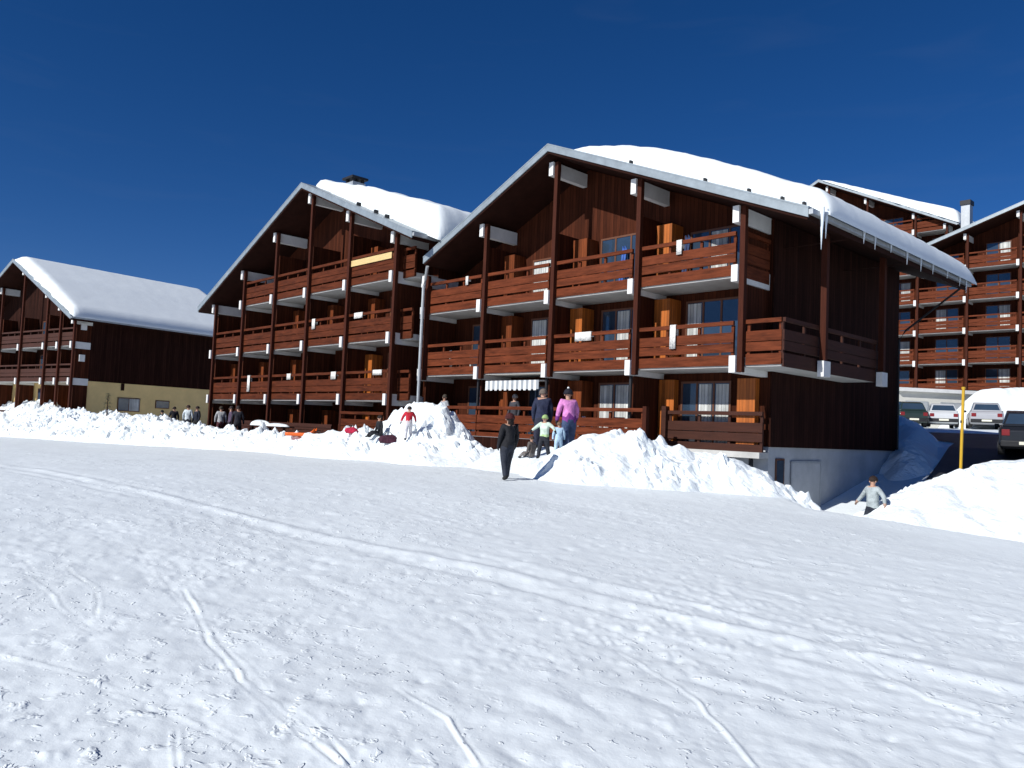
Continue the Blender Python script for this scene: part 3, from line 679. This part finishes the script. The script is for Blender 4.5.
# ---------------------------------------------------------------- vehicles
TYRE = mat('tyre', (.02, .02, .02), .8, .2, 8); LAMP = mat('red_lamp', (.2, .012, .012), .25, .1, 5, spec=.6); PLATE = mat('plate', (.75, .73, .6), .5, .05, 5)
def car(label, px, py, D, heading, paint, tall=1.0, long_=4.0, wd=1.72, name='parked_car', group='cars parked by the garages'):
    p = dep(px, py, D); z = float(base(p[0], p[1]))+.05
    root = thing(name, label, 'car', (p[0], p[1], z), heading, group, world=False)
    h = long_/2; W = wd/2; t = tall
    # lower body: lofted cross sections from the rear (-y) to the front (+y)
    def loft(secs):
        m = MB(); n = len(secs[0]); vs = [v for s in secs for v in s]
        fs = [(k*n+i, k*n+(i+1) % n, (k+1)*n+(i+1) % n, (k+1)*n+i) for k in range(len(secs)-1) for i in range(n)]
        fs += [tuple(range(n-1, -1, -1)), tuple((len(secs)-1)*n+i for i in range(n))]
        return m.add(vs, fs)
    def sec(y, w, z0, z1, sh):
        return [(-w*.92, y, z0), (w*.92, y, z0), (w, y, z0+.15), (w, y, z1-sh), (w*.9, y, z1), (-w*.9, y, z1), (-w, y, z1-sh), (-w, y, z0+.15)]
    b = loft([sec(-h, W*.9, .35, .78*t, .1), sec(-h+.12, W*.97, .24, .92*t, .1), sec(-h+.6, W, .2, .95*t, .08), sec(0, W, .2, .93*t, .08), sec(h-1.1, W, .2, .9*t, .1), sec(h-.3, W*.96, .22, .76*t, .12), sec(h, W*.85, .32, .62*t, .1)])
    body = b.build('body', paint, root, smooth=False, bevel=.03)
    c = loft([[(-W*.86, -h+.15, .93*t), (W*.86, -h+.15, .93*t), (W*.68, -h+.42, 1.38*t), (-W*.68, -h+.42, 1.38*t)],
              [(-W*.88, -h+1.0, .945*t), (W*.88, -h+1.0, .945*t), (W*.72, -h+1.0, 1.46*t), (-W*.72, -h+1.0, 1.46*t)],
              [(-W*.88, .3, .93*t), (W*.88, .3, .93*t), (W*.7, .1, 1.44*t), (-W*.7, .1, 1.44*t)],
              [(-W*.86, h-.95, .9*t), (W*.86, h-.95, .9*t), (W*.66, .25, 1.40*t), (-W*.66, .25, 1.40*t)]])
    c.build('cabin', paint, root, bevel=.03)
    # glass laid just outside the cabin
    def quad(name, pts, m, parent):
        c_ = sum((Vector(q) for q in pts), Vector())/4; nrm = (Vector(pts[1])-Vector(pts[0])).cross(Vector(pts[3])-Vector(pts[0])).normalized()
        mid = Vector((0, 0, 1.1*t))
        if nrm.dot(c_-mid) < 0: nrm = -nrm
        o = [Vector(q)+nrm*.012 for q in pts]; i_ = [Vector(q)-nrm*.02 for q in pts]
        MB().add(o+i_, [(0, 1, 2, 3), (7, 6, 5, 4), (0, 4, 5, 1), (1, 5, 6, 2), (2, 6, 7, 3), (3, 7, 4, 0)]).build(name, m, parent)
    quad('rear_window', [(-W*.76, -h+.2, 1.0*t), (W*.76, -h+.2, 1.0*t), (W*.63, -h+.39, 1.33*t), (-W*.63, -h+.39, 1.33*t)], GLASS, root)
    quad('windscreen', [(-W*.76, h-1.05, .98*t), (W*.76, h-1.05, .98*t), (W*.62, .36, 1.35*t), (-W*.62, .36, 1.35*t)], GLASS, root)
    for s in (-1, 1):
        quad('side_window', [(s*W*.855, -h+.55, 1.02*t), (s*W*.865, .0, 1.01*t), (s*W*.735, -.05, 1.38*t), (s*W*.725, -h+.75, 1.38*t)], GLASS, root)
        quad('side_window', [(s*W*.865, .1, 1.01*t), (s*W*.84, h-1.35, 1.0*t), (s*W*.725, .2, 1.36*t), (s*W*.735, .05, 1.38*t)], GLASS, root)
        MB().box(s*W*.6, s*W*.88, -h-.015, -h+.1, .62*t, .82*t).build('tail_lamp', LAMP, root, bevel=.015)
        MB().box(s*W*.5, s*W*.8, h-.1, h+.01, .48*t, .6*t).build('headlight', WHITE, root, bevel=.015)
        MB().box(s*(W+.01), s*(W+.17), h-1.5, h-1.38, .95*t, 1.07*t).build('mirror', DARK, root, bevel=.02)
        for y in (-h+.75, h-.8):
            wh = MB().tube([(s*(W-.2), y, .31), (s*(W+.012), y, .31)], .31, 20).build('wheel', TYRE, root)
            MB().tube([(s*(W-.01), y, .31), (s*(W+.02), y, .31)], .19, 14).build('rim', PIPE, wh)
    MB().box(-W*.92, W*.92, -h-.05, -h+.08, .3, .52).build('bumper', DARK, root, bevel=.03)
    MB().box(-.26, .26, -h-.062, -h-.051, .38, .49).build('number_plate', PLATE, root)
    return root
P_SIL = mat('silver_paint', (.62, .63, .64), .35, .05, 3, metal=.15, spec=.6); P_GRY = mat('grey_paint', (.42, .42, .44), .35, .05, 3, metal=.15, spec=.6)
P_BLK = mat('black_paint_car', (.012, .013, .016), .22, .1, 3, spec=.6); P_GRN = mat('dark_green_paint', (.02, .035, .03), .25, .1, 3, spec=.6); P_WHT = mat('white_paint', (.72, .73, .75), .3, .05, 3, spec=.5)
car('silver hatchback parked with its rear to the viewer, left of the yellow pole', 940, 428, 50, .42, P_SIL)
car('grey estate car with a dark rear window, right of the yellow pole', 984, 427, 49, .34, P_GRY, 1.06, 4.5, 1.8)
car('dark green car half hidden behind the chalet corner', 905, 428, 50, .6, P_GRN, 1.05)
car('white car behind the grey estate at the right edge', 1012, 425, 54, .3, P_WHT, 1.0)
bq = ground_hit(1027, 457); bD = float(np.dot(bq-CAM, fw))
car('black car in shade cut by the right edge of the frame', 1027, 457, bD, .25, P_BLK, 1.12, 4.4, 1.8, group=None)

# yellow snow pole
pb = dep(960, 474, 20)
yp = thing('snow_pole', 'thin yellow marker pole standing behind the right snow heap', 'pole', tuple(pb-np.array([0, 0, .6])))
ptp = dep(963.5, 389, 20)
YEL = mat('yellow_paint', (.6, .36, .03), .5, .15, 4)
MB().tube([tuple(pb-np.array([0, 0, .6])), tuple(ptp)], .035, 10).build('pole', YEL, yp)
MB().tube([tuple(ptp), tuple(ptp+np.array([0, 0, .05]))], .045, 10).build('cap', YEL, yp)
MB().tube([tuple(pb+(ptp-pb)*.60), tuple(pb+(ptp-pb)*.63)], .043, 10).build('band', DARK, yp)

# ---------------------------------------------------------------- people
SKIN = mat('skin', (.5, .29, .2), .55, .08, 8)
_pm = {}
def cloth(c):
    k = tuple(c)
    if k not in _pm: _pm[k] = mat('cloth', c, .8, .35, 7, bump=.04, bscale=9)
    return _pm[k]
def person(label, loc, face, H, jacket, trousers, hair=None, hat=None, glove=(.02, .02, .025), boot=(.02, .02, .02), legs=(.10, -.10), arms=((.06, .05, -.30), (-.06, .03, -.30)),
           lean=(0, 0), sit=False, long_hair=False, group=None, bulk=1.1, hem=None, pom=False):
    """face: heading the person looks along (radians, 0 = +y). arms: hand offsets from shoulder in body heights"""
    root = thing('person', label, 'person', tuple(loc), face, group, world=False)
    V = []; E = []; R_ = []; lab = []
    def v(p, r, parent=None, l=None):
        V.append(Vector(p)); R_.append(r); i = len(V)-1
        if parent is not None: E.append((parent, i)); lab.append(l)
        return i
    pz = .50 if not sit else .14
    lx, ly = lean
    pel = v((0, 0, pz), .082*bulk)
    sp = v((lx*.3, ly*.3, pz+.12), .080*bulk, pel, 'j'); chs = v((lx*.7, ly*.7, pz+.25), .088*bulk, sp, 'j'); nb = v((lx, ly, pz+.325), .05, chs, 'j')
    nk = v((lx*1.05, ly*1.05, pz+.36), .032, nb, 's'); hd = v((lx*1.1, ly*1.1+.008, pz+.405), .052, nk, 's'); tp = v((lx*1.15, ly*1.15, pz+.455), .05, hd, 's')
    headc = Vector((lx*1.12, ly*1.12+.004, pz+.428))
    for s, a in ((1, arms[0]), (-1, arms[1])):
        sh = v((lx+s*.105, ly, pz+.305), .043*bulk, chs, 'j')
        shp = V[sh]; hp = shp+Vector((a[0], a[1], a[2])); mid = (shp+hp)/2+Vector((s*.02, -.03, 0))
        el = v(mid, .034*bulk, sh, 'j'); wr = v(hp, .024*bulk, el, 'j')
        d = (hp-mid).normalized(); pm = v(hp+d*.03, .022, wr, 'g')
        side = Vector((0, 1, 0)) if abs(d.y) < .7 else Vector((0, 0, 1)); side = (side-d*side.dot(d)).normalized(); nrm = d.cross(side)
        for q, ln in ((-.018, .036), (-.006, .045), (.006, .042), (.018, .034)):
            f1 = v(V[pm]+side*q+d*(.012+ln*.4), .0072, pm, 'g'); v(V[f1]+d*ln*.5-nrm*s*.012, .006, f1, 'g')
        t1 = v(V[wr]+side*.024+d*.02, .008, pm, 'g'); v(V[t1]+side*.008+d*.022, .0065, t1, 'g')
    for s, st in ((1, legs[0]), (-1, legs[1])):
        hp = v((s*.052, 0, pz-.03), .066*bulk, pel, 't')
        if sit:
            kn = v((s*.08, .22, pz+.02), .048*bulk, hp, 't'); an = v((s*.08, .36, .05), .036*bulk, kn, 't')
        else:
            kn = v((s*.072, st*.55+.02, .27), .045*bulk, hp, 't'); an = v((s*.085, st, .055), .035*bulk, kn, 't')
        hl = v(V[an]+Vector((0, -.012, -.028)), .032, an, 'b'); v(V[an]+Vector((s*.008, .075, -.032)), .026, hl, 'b')
    me = bpy.data.meshes.new('body_cage'); me.from_pydata([p*H for p in V], E, []); me.update()
    ob = bpy.data.objects.new('body_cage', me); COL.objects.link(ob)
    md = ob.modifiers.new('skin', 'SKIN'); md.use_smooth_shade = True
    if not me.skin_vertices: me.skin_vertices.new()
    for i, sv in enumerate(me.skin_vertices[0].data):
        sv.radius = (R_[i]*H, R_[i]*H*(.8 if i in (1, 2) else 1)); sv.use_root = (i == 0)
    sd = ob.modifiers.new('sub', 'SUBSURF'); sd.levels = 1; sd.render_levels = 1
    dg = bpy.context.evaluated_depsgraph_get(); nm = bpy.data.meshes.new_from_object(ob.evaluated_get(dg))
    bpy.data.objects.remove(ob); nm.name = 'body'
    nm.materials.clear()
    for m in (cloth(jacket), cloth(trousers), SKIN, cloth(glove), cloth(boot), cloth(hem or jacket)): nm.materials.append(m)
    mi = {'j': 0, 't': 1, 's': 2, 'g': 3, 'b': 4}
    A = np.array([V[a]*H for a, b in E]); B = np.array([V[b]*H for a, b in E]); D_ = B-A; LL = (D_**2).sum(1)+1e-9
    for p in nm.polygons:
        c = np.array(p.center); t = np.clip(((c-A)*D_).sum(1)/LL, 0, 1); d = ((A+D_*t[:, None]-c)**2).sum(1)
        k = lab[int(np.argmin(d))]; ix = mi[k]
        if k == 'j' and c[2] < (pz+.06)*H and hem: ix = 5
        if k == 't' and c[2] > (pz+.0)*H: ix = 5 if hem else 0
        p.material_index = ix; p.use_smooth = True
    bo = bpy.data.objects.new('body', nm); COL.objects.link(bo); bo.parent = root
    hc = headc*H; r = .066*H
    fc = MB()
    for s in (-1, 1): fc.ell((hc[0]+s*.024*H, hc[1]+.058*H, hc[2]-.002*H), (.008*H, .005*H, .006*H), 8, 5)
    fc.ell((hc[0], hc[1]+.058*H, hc[2]-.034*H), (.016*H, .005*H, .004*H), 8, 5)
    fc.build('facial_features', DARK, bo, smooth=True)
    n2 = MB(); n2.ell((hc[0], hc[1]+.06*H, hc[2]-.016*H), (.009*H, .012*H, .014*H), 8, 6)
    for s in (-1, 1): n2.ell((hc[0]+s*.06*H, hc[1]-.002*H, hc[2]-.008*H), (.008*H, .013*H, .02*H), 8, 6)
    n2.build('nose_and_ears', SKIN, bo, smooth=True)
    if hair:
        h = MB(); h.ell((hc[0], hc[1]-.012*H, hc[2]+.008*H), (r*1.05, r*1.06, r*1.12), 14, 8, -.25 if not long_hair else -.4)
        if long_hair: h.ell((hc[0], hc[1]-.045*H, hc[2]-.06*H), (r*.8, r*.45, r*1.5), 12, 8)
        h.build('hair', cloth(hair), bo, smooth=True)
    if hat:
        h = MB(); h.ell((hc[0], hc[1]-.006*H, hc[2]+.016*H), (r*1.13, r*1.15, r*1.2), 14, 8, -.05)
        h.tube([(hc[0], hc[1]-.006*H, hc[2]+.0*H), (hc[0], hc[1]-.006*H, hc[2]+.022*H)], r*1.2, 14)
        ho = h.build('hat', cloth(hat), bo, smooth=True)
        if pom: MB().ell((hc[0], hc[1], hc[2]+.016*H+r*1.3), (r*.3, r*.3, r*.3), 8, 6).build('pompom', WHITE, ho, smooth=True)
    return root
bpy.context.view_layer.update(); DG = bpy.context.evaluated_depsgraph_get()
def pick(px, py):
    """first built surface along the line of sight"""
    hit, loc, *_ = SC.ray_cast(DG, Vector(CAM), Vector(ray(px, py)).normalized()); return np.array(loc)
def drop(p, top=2.0):
    hit, loc, *_ = SC.ray_cast(DG, Vector((p[0], p[1], top)), Vector((0, 0, -1))); return (p[0], p[1], loc[2]-.015)
vy = YAW   # a heading of -YAW looks along +y turned to the view direction
def gp(px, py): p = ground_hit(px, py); return (p[0], p[1], p[2]+.01)
AWAY = -YAW
K = (.012, .012, .015)
person('person in a black snow suit and dark red hat walking on the snow path', gp(506, 480), AWAY+.5, 1.54, K, (.022, .026, .038), hair=(.02, .012, .01), hat=(.06, .012, .012), long_hair=True, lean=(.03, .02), legs=(.15, -.14), arms=((.04, .07, -.3), (-.05, .03, -.29)), bulk=1.28)
q = drop(dep(541, 448, 22.6)); person('adult in a dark navy coat with a grey hood beside the pink jacket', q, AWAY-.1, 1.72, (.02, .025, .055), (.02, .022, .04), hair=(.14, .11, .09), arms=((.03, .07, -.3), (-.04, .04, -.3)), bulk=1.42, lean=(0, .02))
q = drop(dep(568, 452, 22.2)); person('woman in a pink jacket with purple hem and dark pompom hat', q, AWAY+.25, 1.74, (.62, .22, .5), (.05, .075, .15), hat=(.012, .012, .02), pom=True, hem=(.2, .04, .22), arms=((.07, .09, -.27), (-.06, .04, -.30)), bulk=1.38, lean=(-.02, .03), legs=(.12, -.08))
q = drop(dep(543, 470, 20.6)); person('small child in a white and green jacket with arms held out', q, AWAY+2.6, 1.12, (.55, .66, .55), (.02, .022, .03), hat=(.3, .42, .16), hem=(.45, .62, .3), arms=((.2, .05, -.16), (-.2, .05, -.16)), bulk=1.28)
q = drop(dep(558, 456, 21.8)); person('child in a pale blue snow suit pressed against the pink-jacketed woman', q, AWAY, .95, (.42, .58, .72), (.42, .58, .72), hair=(.16, .1, .06), bulk=1.25)
q = drop(dep(531, 459, 21.8)); person('toddler in a grey-brown suit sitting on the snow between the walkers', q, AWAY+.8, .95, (.12, .1, .09), (.2, .18, .17), hair=(.05, .03, .02), sit=True, bulk=1.2)
q = dep(872, 541, 16.5); person('dark-haired boy in a pale grey jacket by the basement wall', (q[0], q[1], float(base(q[0], q[1]))), AWAY+1.9, 1.3, (.36, .4, .4), (.02, .024, .035), hair=(.025, .014, .01), glove=(.4, .26, .2), arms=((.17, .04, -.22), (-.17, .02, -.22)), bulk=1.15, legs=(.1, -.1))
q = drop(pick(408, 440)); person('child in a red and white jacket climbing the tall snow lump', q, AWAY+.2, 1.12, (.5, .02, .035), (.62, .6, .62), hair=(.02, .015, .012), hem=(.62, .55, .56), bulk=1.22, legs=(.14, -.06), arms=((.1, .1, -.22), (-.12, .04, -.27)))
q = drop(pick(380, 437)); person('child in black sitting on the snow beside a dark maroon bag', q, AWAY+2.2, 1.2, K, (.02, .02, .025), hair=(.02, .013, .01), sit=True, bulk=1.2, lean=(0, .04))
# by the terrace of the second chalet
for (px, py, D, H, jk, tr, hr, ht, lb, fa) in (
        (188, 431, 46, 1.72, (.62, .68, .7), (.03, .03, .04), (.05, .03, .02), None, 'adult in a pale blue-white jacket in the group by the yellow wall', 0),
        (174, 429, 48, 1.6, (.02, .02, .025), (.02, .02, .025), (.03, .02, .015), None, 'dark-clothed adult just left of the pale blue-white jacket', .5),
        (162, 428, 48, 1.35, (.03, .04, .035), (.02, .02, .025), None, (.02, .02, .02), 'dark-clothed child leftmost in the group by the yellow wall', -.4),
        (197, 431, 46, 1.66, (.015, .018, .03), (.02, .02, .02), (.02, .012, .01), None, 'adult in a black jacket just right of the pale blue-white jacket', 2.5),
        (221, 437, 41, 1.66, (.38, .38, .38), (.08, .025, .03), (.04, .03, .02), None, 'adult in a grey jacket and dark red trousers below the low balcony', .3),
        (231, 437, 40, 1.68, (.11, .075, .12), (.06, .045, .06), (.03, .02, .02), None, 'adult in dusty purple clothes next to the grey jacket', 2.0),
        (238, 436, 40.5, 1.7, (.02, .02, .028), (.025, .025, .03), (.03, .02, .02), None, 'adult in black right of the dusty purple clothes', .2)):
    q = at(px, 415, -2.3 if px < 210 else -2.9); person(lb, (q[0], q[1], -.605 if px < 210 else -.605), AWAY+fa, H, jk, tr, hair=hr, hat=ht, bulk=1.18, group='people by the second chalet')
for (x, y, jk, hr, ht, lb) in ((-9.9, .55, (.05, .05, .06), (.4, .38, .36), None, 'person with pale hair standing behind the fence under the striped awning'),
                           (-14.2, .5, (.35, .36, .38), (.05, .04, .03), None, 'person in grey standing on the terrace beside the drain pipe'),):
    person(lb, (x, y, .185), math.pi, 1.68, jk, (.03, .03, .04), hair=hr, bulk=1.15)

# ---------------------------------------------------------------- small things
def sled(label, p, rz, c, L=.95):
    t = thing('sled', label, 'sled', tuple(p), rz, world=False)
    m = MB(); n = 10; vs = []
    for i in range(n+1):
        u = i/n; x = (u-.5)*L; z = .03+(.22*max(0, (u-.72)/.28)**2); wv = .22*(1-.35*max(0, (u-.7)/.3))
        vs += [(x, -wv, z+.13), (x, -wv*.8, z), (x, wv*.8, z), (x, wv, z+.13)]
    fs = [(4*i+k, 4*i+k+1, 4*i+5+k, 4*i+4+k) for i in range(n) for k in range(3)]+[(0, 3, 2, 1)]
    m.add(vs, fs); o = m.build('shell', c, t, smooth=True); s = o.modifiers.new('solid', 'SOLIDIFY'); s.thickness = .025
    MB().box(-L*.35, L*.05, -.14, .14, .06, .1).build('seat', DARK, t, bevel=.02)
    MB().tube([(L*.5, -.1, .27), (L*.66, -.06, .2), (L*.66, .06, .2), (L*.5, .1, .27)], .012, 6).build('rope', DARK, t)
q = drop(pick(301, 438)); sled('orange plastic sled lying on the snow bank', (q[0], q[1], q[2]+.06), .75, mat('orange_plastic', (.75, .13, .02), .4, .1, 5), 1.2)
def bag(label, p, rz, c, L=.7):
    t = thing('bag', label, 'bag', tuple(p), rz, world=False)
    m = MB(); n, k = 20, 10; vs = []
    for j in range(k+1):
        u = -1+2*j/k; rr = (1-abs(u)**2.6)**.5*.5
        for i in range(n):
            a = 2*math.pi*i/n; f = (1+.16*math.sin(3*a+2*u+rz)+.12*math.sin(5*a-4*u)+.1*math.sin(9*u+2*a))*(.85 if math.sin(a) > 0 else 1)
            vs.append((u*L/2, math.cos(a)*rr*L*.55*f, max(0, .2*L+math.sin(a)*rr*L*.5*f)))
    fs = [(j*n+i, j*n+(i+1) % n, (j+1)*n+(i+1) % n, (j+1)*n+i) for j in range(k) for i in range(n)]
    m.add(vs, fs).build('sack', c, t, smooth=True)
    MB().tube([(-.2*L, 0, .42*L), (-.1*L, .02, .55*L), (.1*L, .02, .55*L), (.2*L, 0, .42*L)], .014, 6).build('strap', DARK, t)
q = drop(pick(388, 443)); bag('dark maroon bag on the snow in front of the seated child in black', q, .7, cloth((.05, .012, .025)), .7)
q = drop(pick(351, 433)); bag('bright red bag lying on the snow bank left of the seated child', q, .4, cloth((.42, .015, .05)), .55)

def chair(label, x, y, z, rz, c, group=None):
    t = thing('chair', label, 'chair', (x, y, z), rz, group, world=False)
    MB().box(-.22, .22, -.22, .22, .42, .45).build('seat', c, t, bevel=.01)
    MB().box(-.22, .22, .2, .24, .452, .88).build('backrest', c, t, bevel=.015)
    for sx in (-1, 1):
        for sy in (-1, 1): MB().box(sx*.2-.022, sx*.2+.022, sy*.2-.022, sy*.2+.022, 0, .418).build('leg', c, t)
        MB().box(sx*.25-.02, sx*.25+.02, -.2, .2, .62, .65).build('armrest', c, t)
def table(label, x, y, z, c, w=.9, d=.7, group=None):
    t = thing('table', label, 'table', (x, y, z), 0, group, world=False)
    MB().box(-w/2, w/2, -d/2, d/2, .7, .74).build('tabletop', c, t, bevel=.01)
    for sx in (-1, 1):
        for sy in (-1, 1): MB().box(sx*(w/2-.06)-.025, sx*(w/2-.06)+.025, sy*(d/2-.06)-.025, sy*(d/2-.06)+.025, 0, .698).build('leg', c, t)
chair('white plastic chair on the middle balcony nearest the drain pipe', -13.9, .75, 2.875, 2.6, WHITE)
table('white table on the middle balcony nearest the drain pipe', -12.9, .8, 2.875, WHITE)
table('white table on the terrace under the striped awning', -9.0, .55, .185, WHITE, 1.1)
chair('white plastic chair on the terrace right of the pink jacket', -6.2, .6, .185, 2.9, WHITE); chair('red chair on the terrace behind the fence end', -4.6, .6, .185, 3.3, mat('red_chair', (.5, .03, .04), .5, .1, 4))
table('low white table on the terrace in front of the curtained doors', -5.4, .7, .185, WHITE, .9)

def towel(label, x, y, z, w, h, c, cat='towel'):
    m = MB(); n = 8; vs = []
    for i in range(n+1):
        xx = x+w*i/n; o = .012*math.sin(i*1.7)
        vs += [(xx, y-.05+o, z-h), (xx, y-.05+o*.4, z+.015), (xx, y+.085, z+.015), (xx, y+.1+o, z-h*.55)]
    fs = [(4*i+k, 4*i+4+k, 4*i+5+k, 4*i+1+k) for i in range(n) for k in range(3)]
    o = m.add(vs, fs).build('towel', c, None, smooth=True); s = o.modifiers.new('solid', 'SOLIDIFY'); s.thickness = .015
    tag(o, label, cat)
T_W = cloth((.68, .66, .62)); T_R = cloth((.5, .03, .05)); T_B = cloth((.05, .12, .4))
towel('cream towel hanging over the middle balcony rail right of centre', -6.4, .08, 4.0, .75, .3, T_W)
towel('white towel on the middle balcony rail nearest the wrapped corner', -2.35, .08, 4.0, .22, .75, T_W)
towel('white cloth on the upper balcony rail of the leftmost bay', -12.6, .08, 6.7, .16, .35, T_W)
towel('small white cloth on the top balcony rail of the rightmost bay', -2.2, .08, 6.7, .2, .45, T_W)
towel('white towel on the lowest balcony rail beside the drain pipe', -17.6, -.92, 2.87, .7, .22, T_W)
towel('white cloth on the lowest balcony rail of the chimney chalet', -21.2, -.92, 2.87, .45, .35, T_W)
towel('white towel draped on the second balcony rail below the pale board', -19.4, -.92, 5.57, .7, .25, T_W)
towel('narrow white towel on the lowest rail, second bay from the left of the chimney chalet', -30.2, -.92, 2.87, .3, .9, T_W)
towel('small grey-white cloth on the lowest rail above the picnic tables', -25.6, -.92, 2.87, .4, .3, T_W)
towel('narrow white cloth on the second rail between the two tallest posts of the chimney chalet', -23.3, -.92, 5.57, .3, .5, T_W)
towel('red towel on a balcony rail of the tall apartment block', -4.9, 53.18, 11.8, .7, .6, T_R)
towel('white towel on a lower balcony rail of the tall apartment block', -4.5, 53.18, 9.1, .8, .8, T_W)

def skis(label, x, y, z, c, lean=.22, n=2, group=None):
    t = thing('skis', label, 'skis', (x, y, z), 0, group, world=False)
    for i in range(n):
        m = MB(); o = i*.11; pts = [(0, 0), (lean*.5, .8), (lean, 1.6), (lean-.05, 1.7)]
        vs = []
        for (yy, zz), wv in zip(pts, (.045, .035, .05, .015)): vs += [(o-wv, yy, zz), (o+wv, yy, zz), (o+wv, yy+.02, zz), (o-wv, yy+.02, zz)]
        fs = [(4*k+a, 4*k+(a+1) % 4, 4*k+4+(a+1) % 4, 4*k+4+a) for k in range(3) for a in range(4)]+[(3, 2, 1, 0), (12, 13, 14, 15)]
        m.add(vs, fs); s = m.build('ski', c, t); MB().box(o-.035, o+.035, lean*.45-.07, lean*.45-.015, .7, .95).build('binding', DARK, s)
skis('blue skis leaning by the top balcony window left of the tallest post', -5.6, 1.35, 5.58, T_B)
skis('pale skis standing under the awning on the terrace', -8.8, 1.35, .185, WHITE)
skis('dark blue skis leaning on the top balcony right of the tallest post', -2.9, 1.35, 5.58, cloth((.03, .05, .12)))

def picnic(label, p, rz):
    t = thing('picnic_table', label, 'picnic table', p, rz, world=False)
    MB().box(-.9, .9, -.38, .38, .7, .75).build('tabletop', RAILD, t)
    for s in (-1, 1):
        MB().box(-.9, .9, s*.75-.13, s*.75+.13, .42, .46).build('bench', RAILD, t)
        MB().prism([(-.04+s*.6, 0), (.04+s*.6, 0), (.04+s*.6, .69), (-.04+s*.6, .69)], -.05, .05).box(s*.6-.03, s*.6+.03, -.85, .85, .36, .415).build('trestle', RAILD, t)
    return t
def mound(label, c, r):
    m = MB(); n, k = 24, 10; vs = []; fs = []
    for j in range(k+1):
        for i in range(n):
            a = 2*math.pi*i/n; u = 1-j/k
            w_ = 1+.18*math.sin(3*a+c[0])+.1*math.sin(7*a)
            vs.append((r[0]*u*w_*math.cos(a), r[1]*u*w_*math.sin(a), r[2]*math.sqrt(max(0, 1-u*u))+.03*math.sin(5*a+9*u)*u*(1-u)))
    fs = [(j*n+i, j*n+(i+1) % n, (j+1)*n+(i+1) % n, (j+1)*n+i) for j in range(k) for i in range(n)]
    o = m.add(vs, fs).build('snow_mound', SNOWP, None, smooth=True); o.location = c; tag(o, label, 'snow')
for (px, lb, l2, sz) in ((259, 'picnic table under a rounded snow cap in front of the second chalet', 'larger rounded snow cap on the picnic table', .36), (277, 'picnic table under a low snow cap right of the first one', 'smaller snow cap on the right picnic table', .2)):
    q = at(px, 430, -2.4); t = picnic(lb, (q[0], q[1], -.595), .1); mound(l2, (q[0], q[1], .158), (.88, .36, sz*.75))
q = dep(107, 412, 50)
def shrub(label, p):
    t = thing('small_conifer', label, 'tree', tuple(p), 0, world=False)
    MB().tube([(0, 0, -.2), (0, 0, 1.4)], .05, 7, .015).build('trunk', POST, t)
    m = MB(); r = random.Random(3)
    for k in range(420):
        h = r.random(); a = r.random()*6.283; rad = (1-h)*.45*(.4+.6*r.random())+.03; z = .15+h*1.45
        c = Vector((math.cos(a)*rad, math.sin(a)*rad, z-.1*rad)); d = Vector((math.cos(a), math.sin(a), -.3+.5*r.random())).normalized(); s = Vector((-math.sin(a), math.cos(a), 0))
        m.add([c-s*.03, c+s*.03, c+d*.16], [(0, 1, 2)])
    m.build('crown', mat('needles', (.025, .04, .022), .8, .3, 6), t)
shrub('small dark conifer in front of the yellow wall', (q[0], q[1], q[2]-.4))
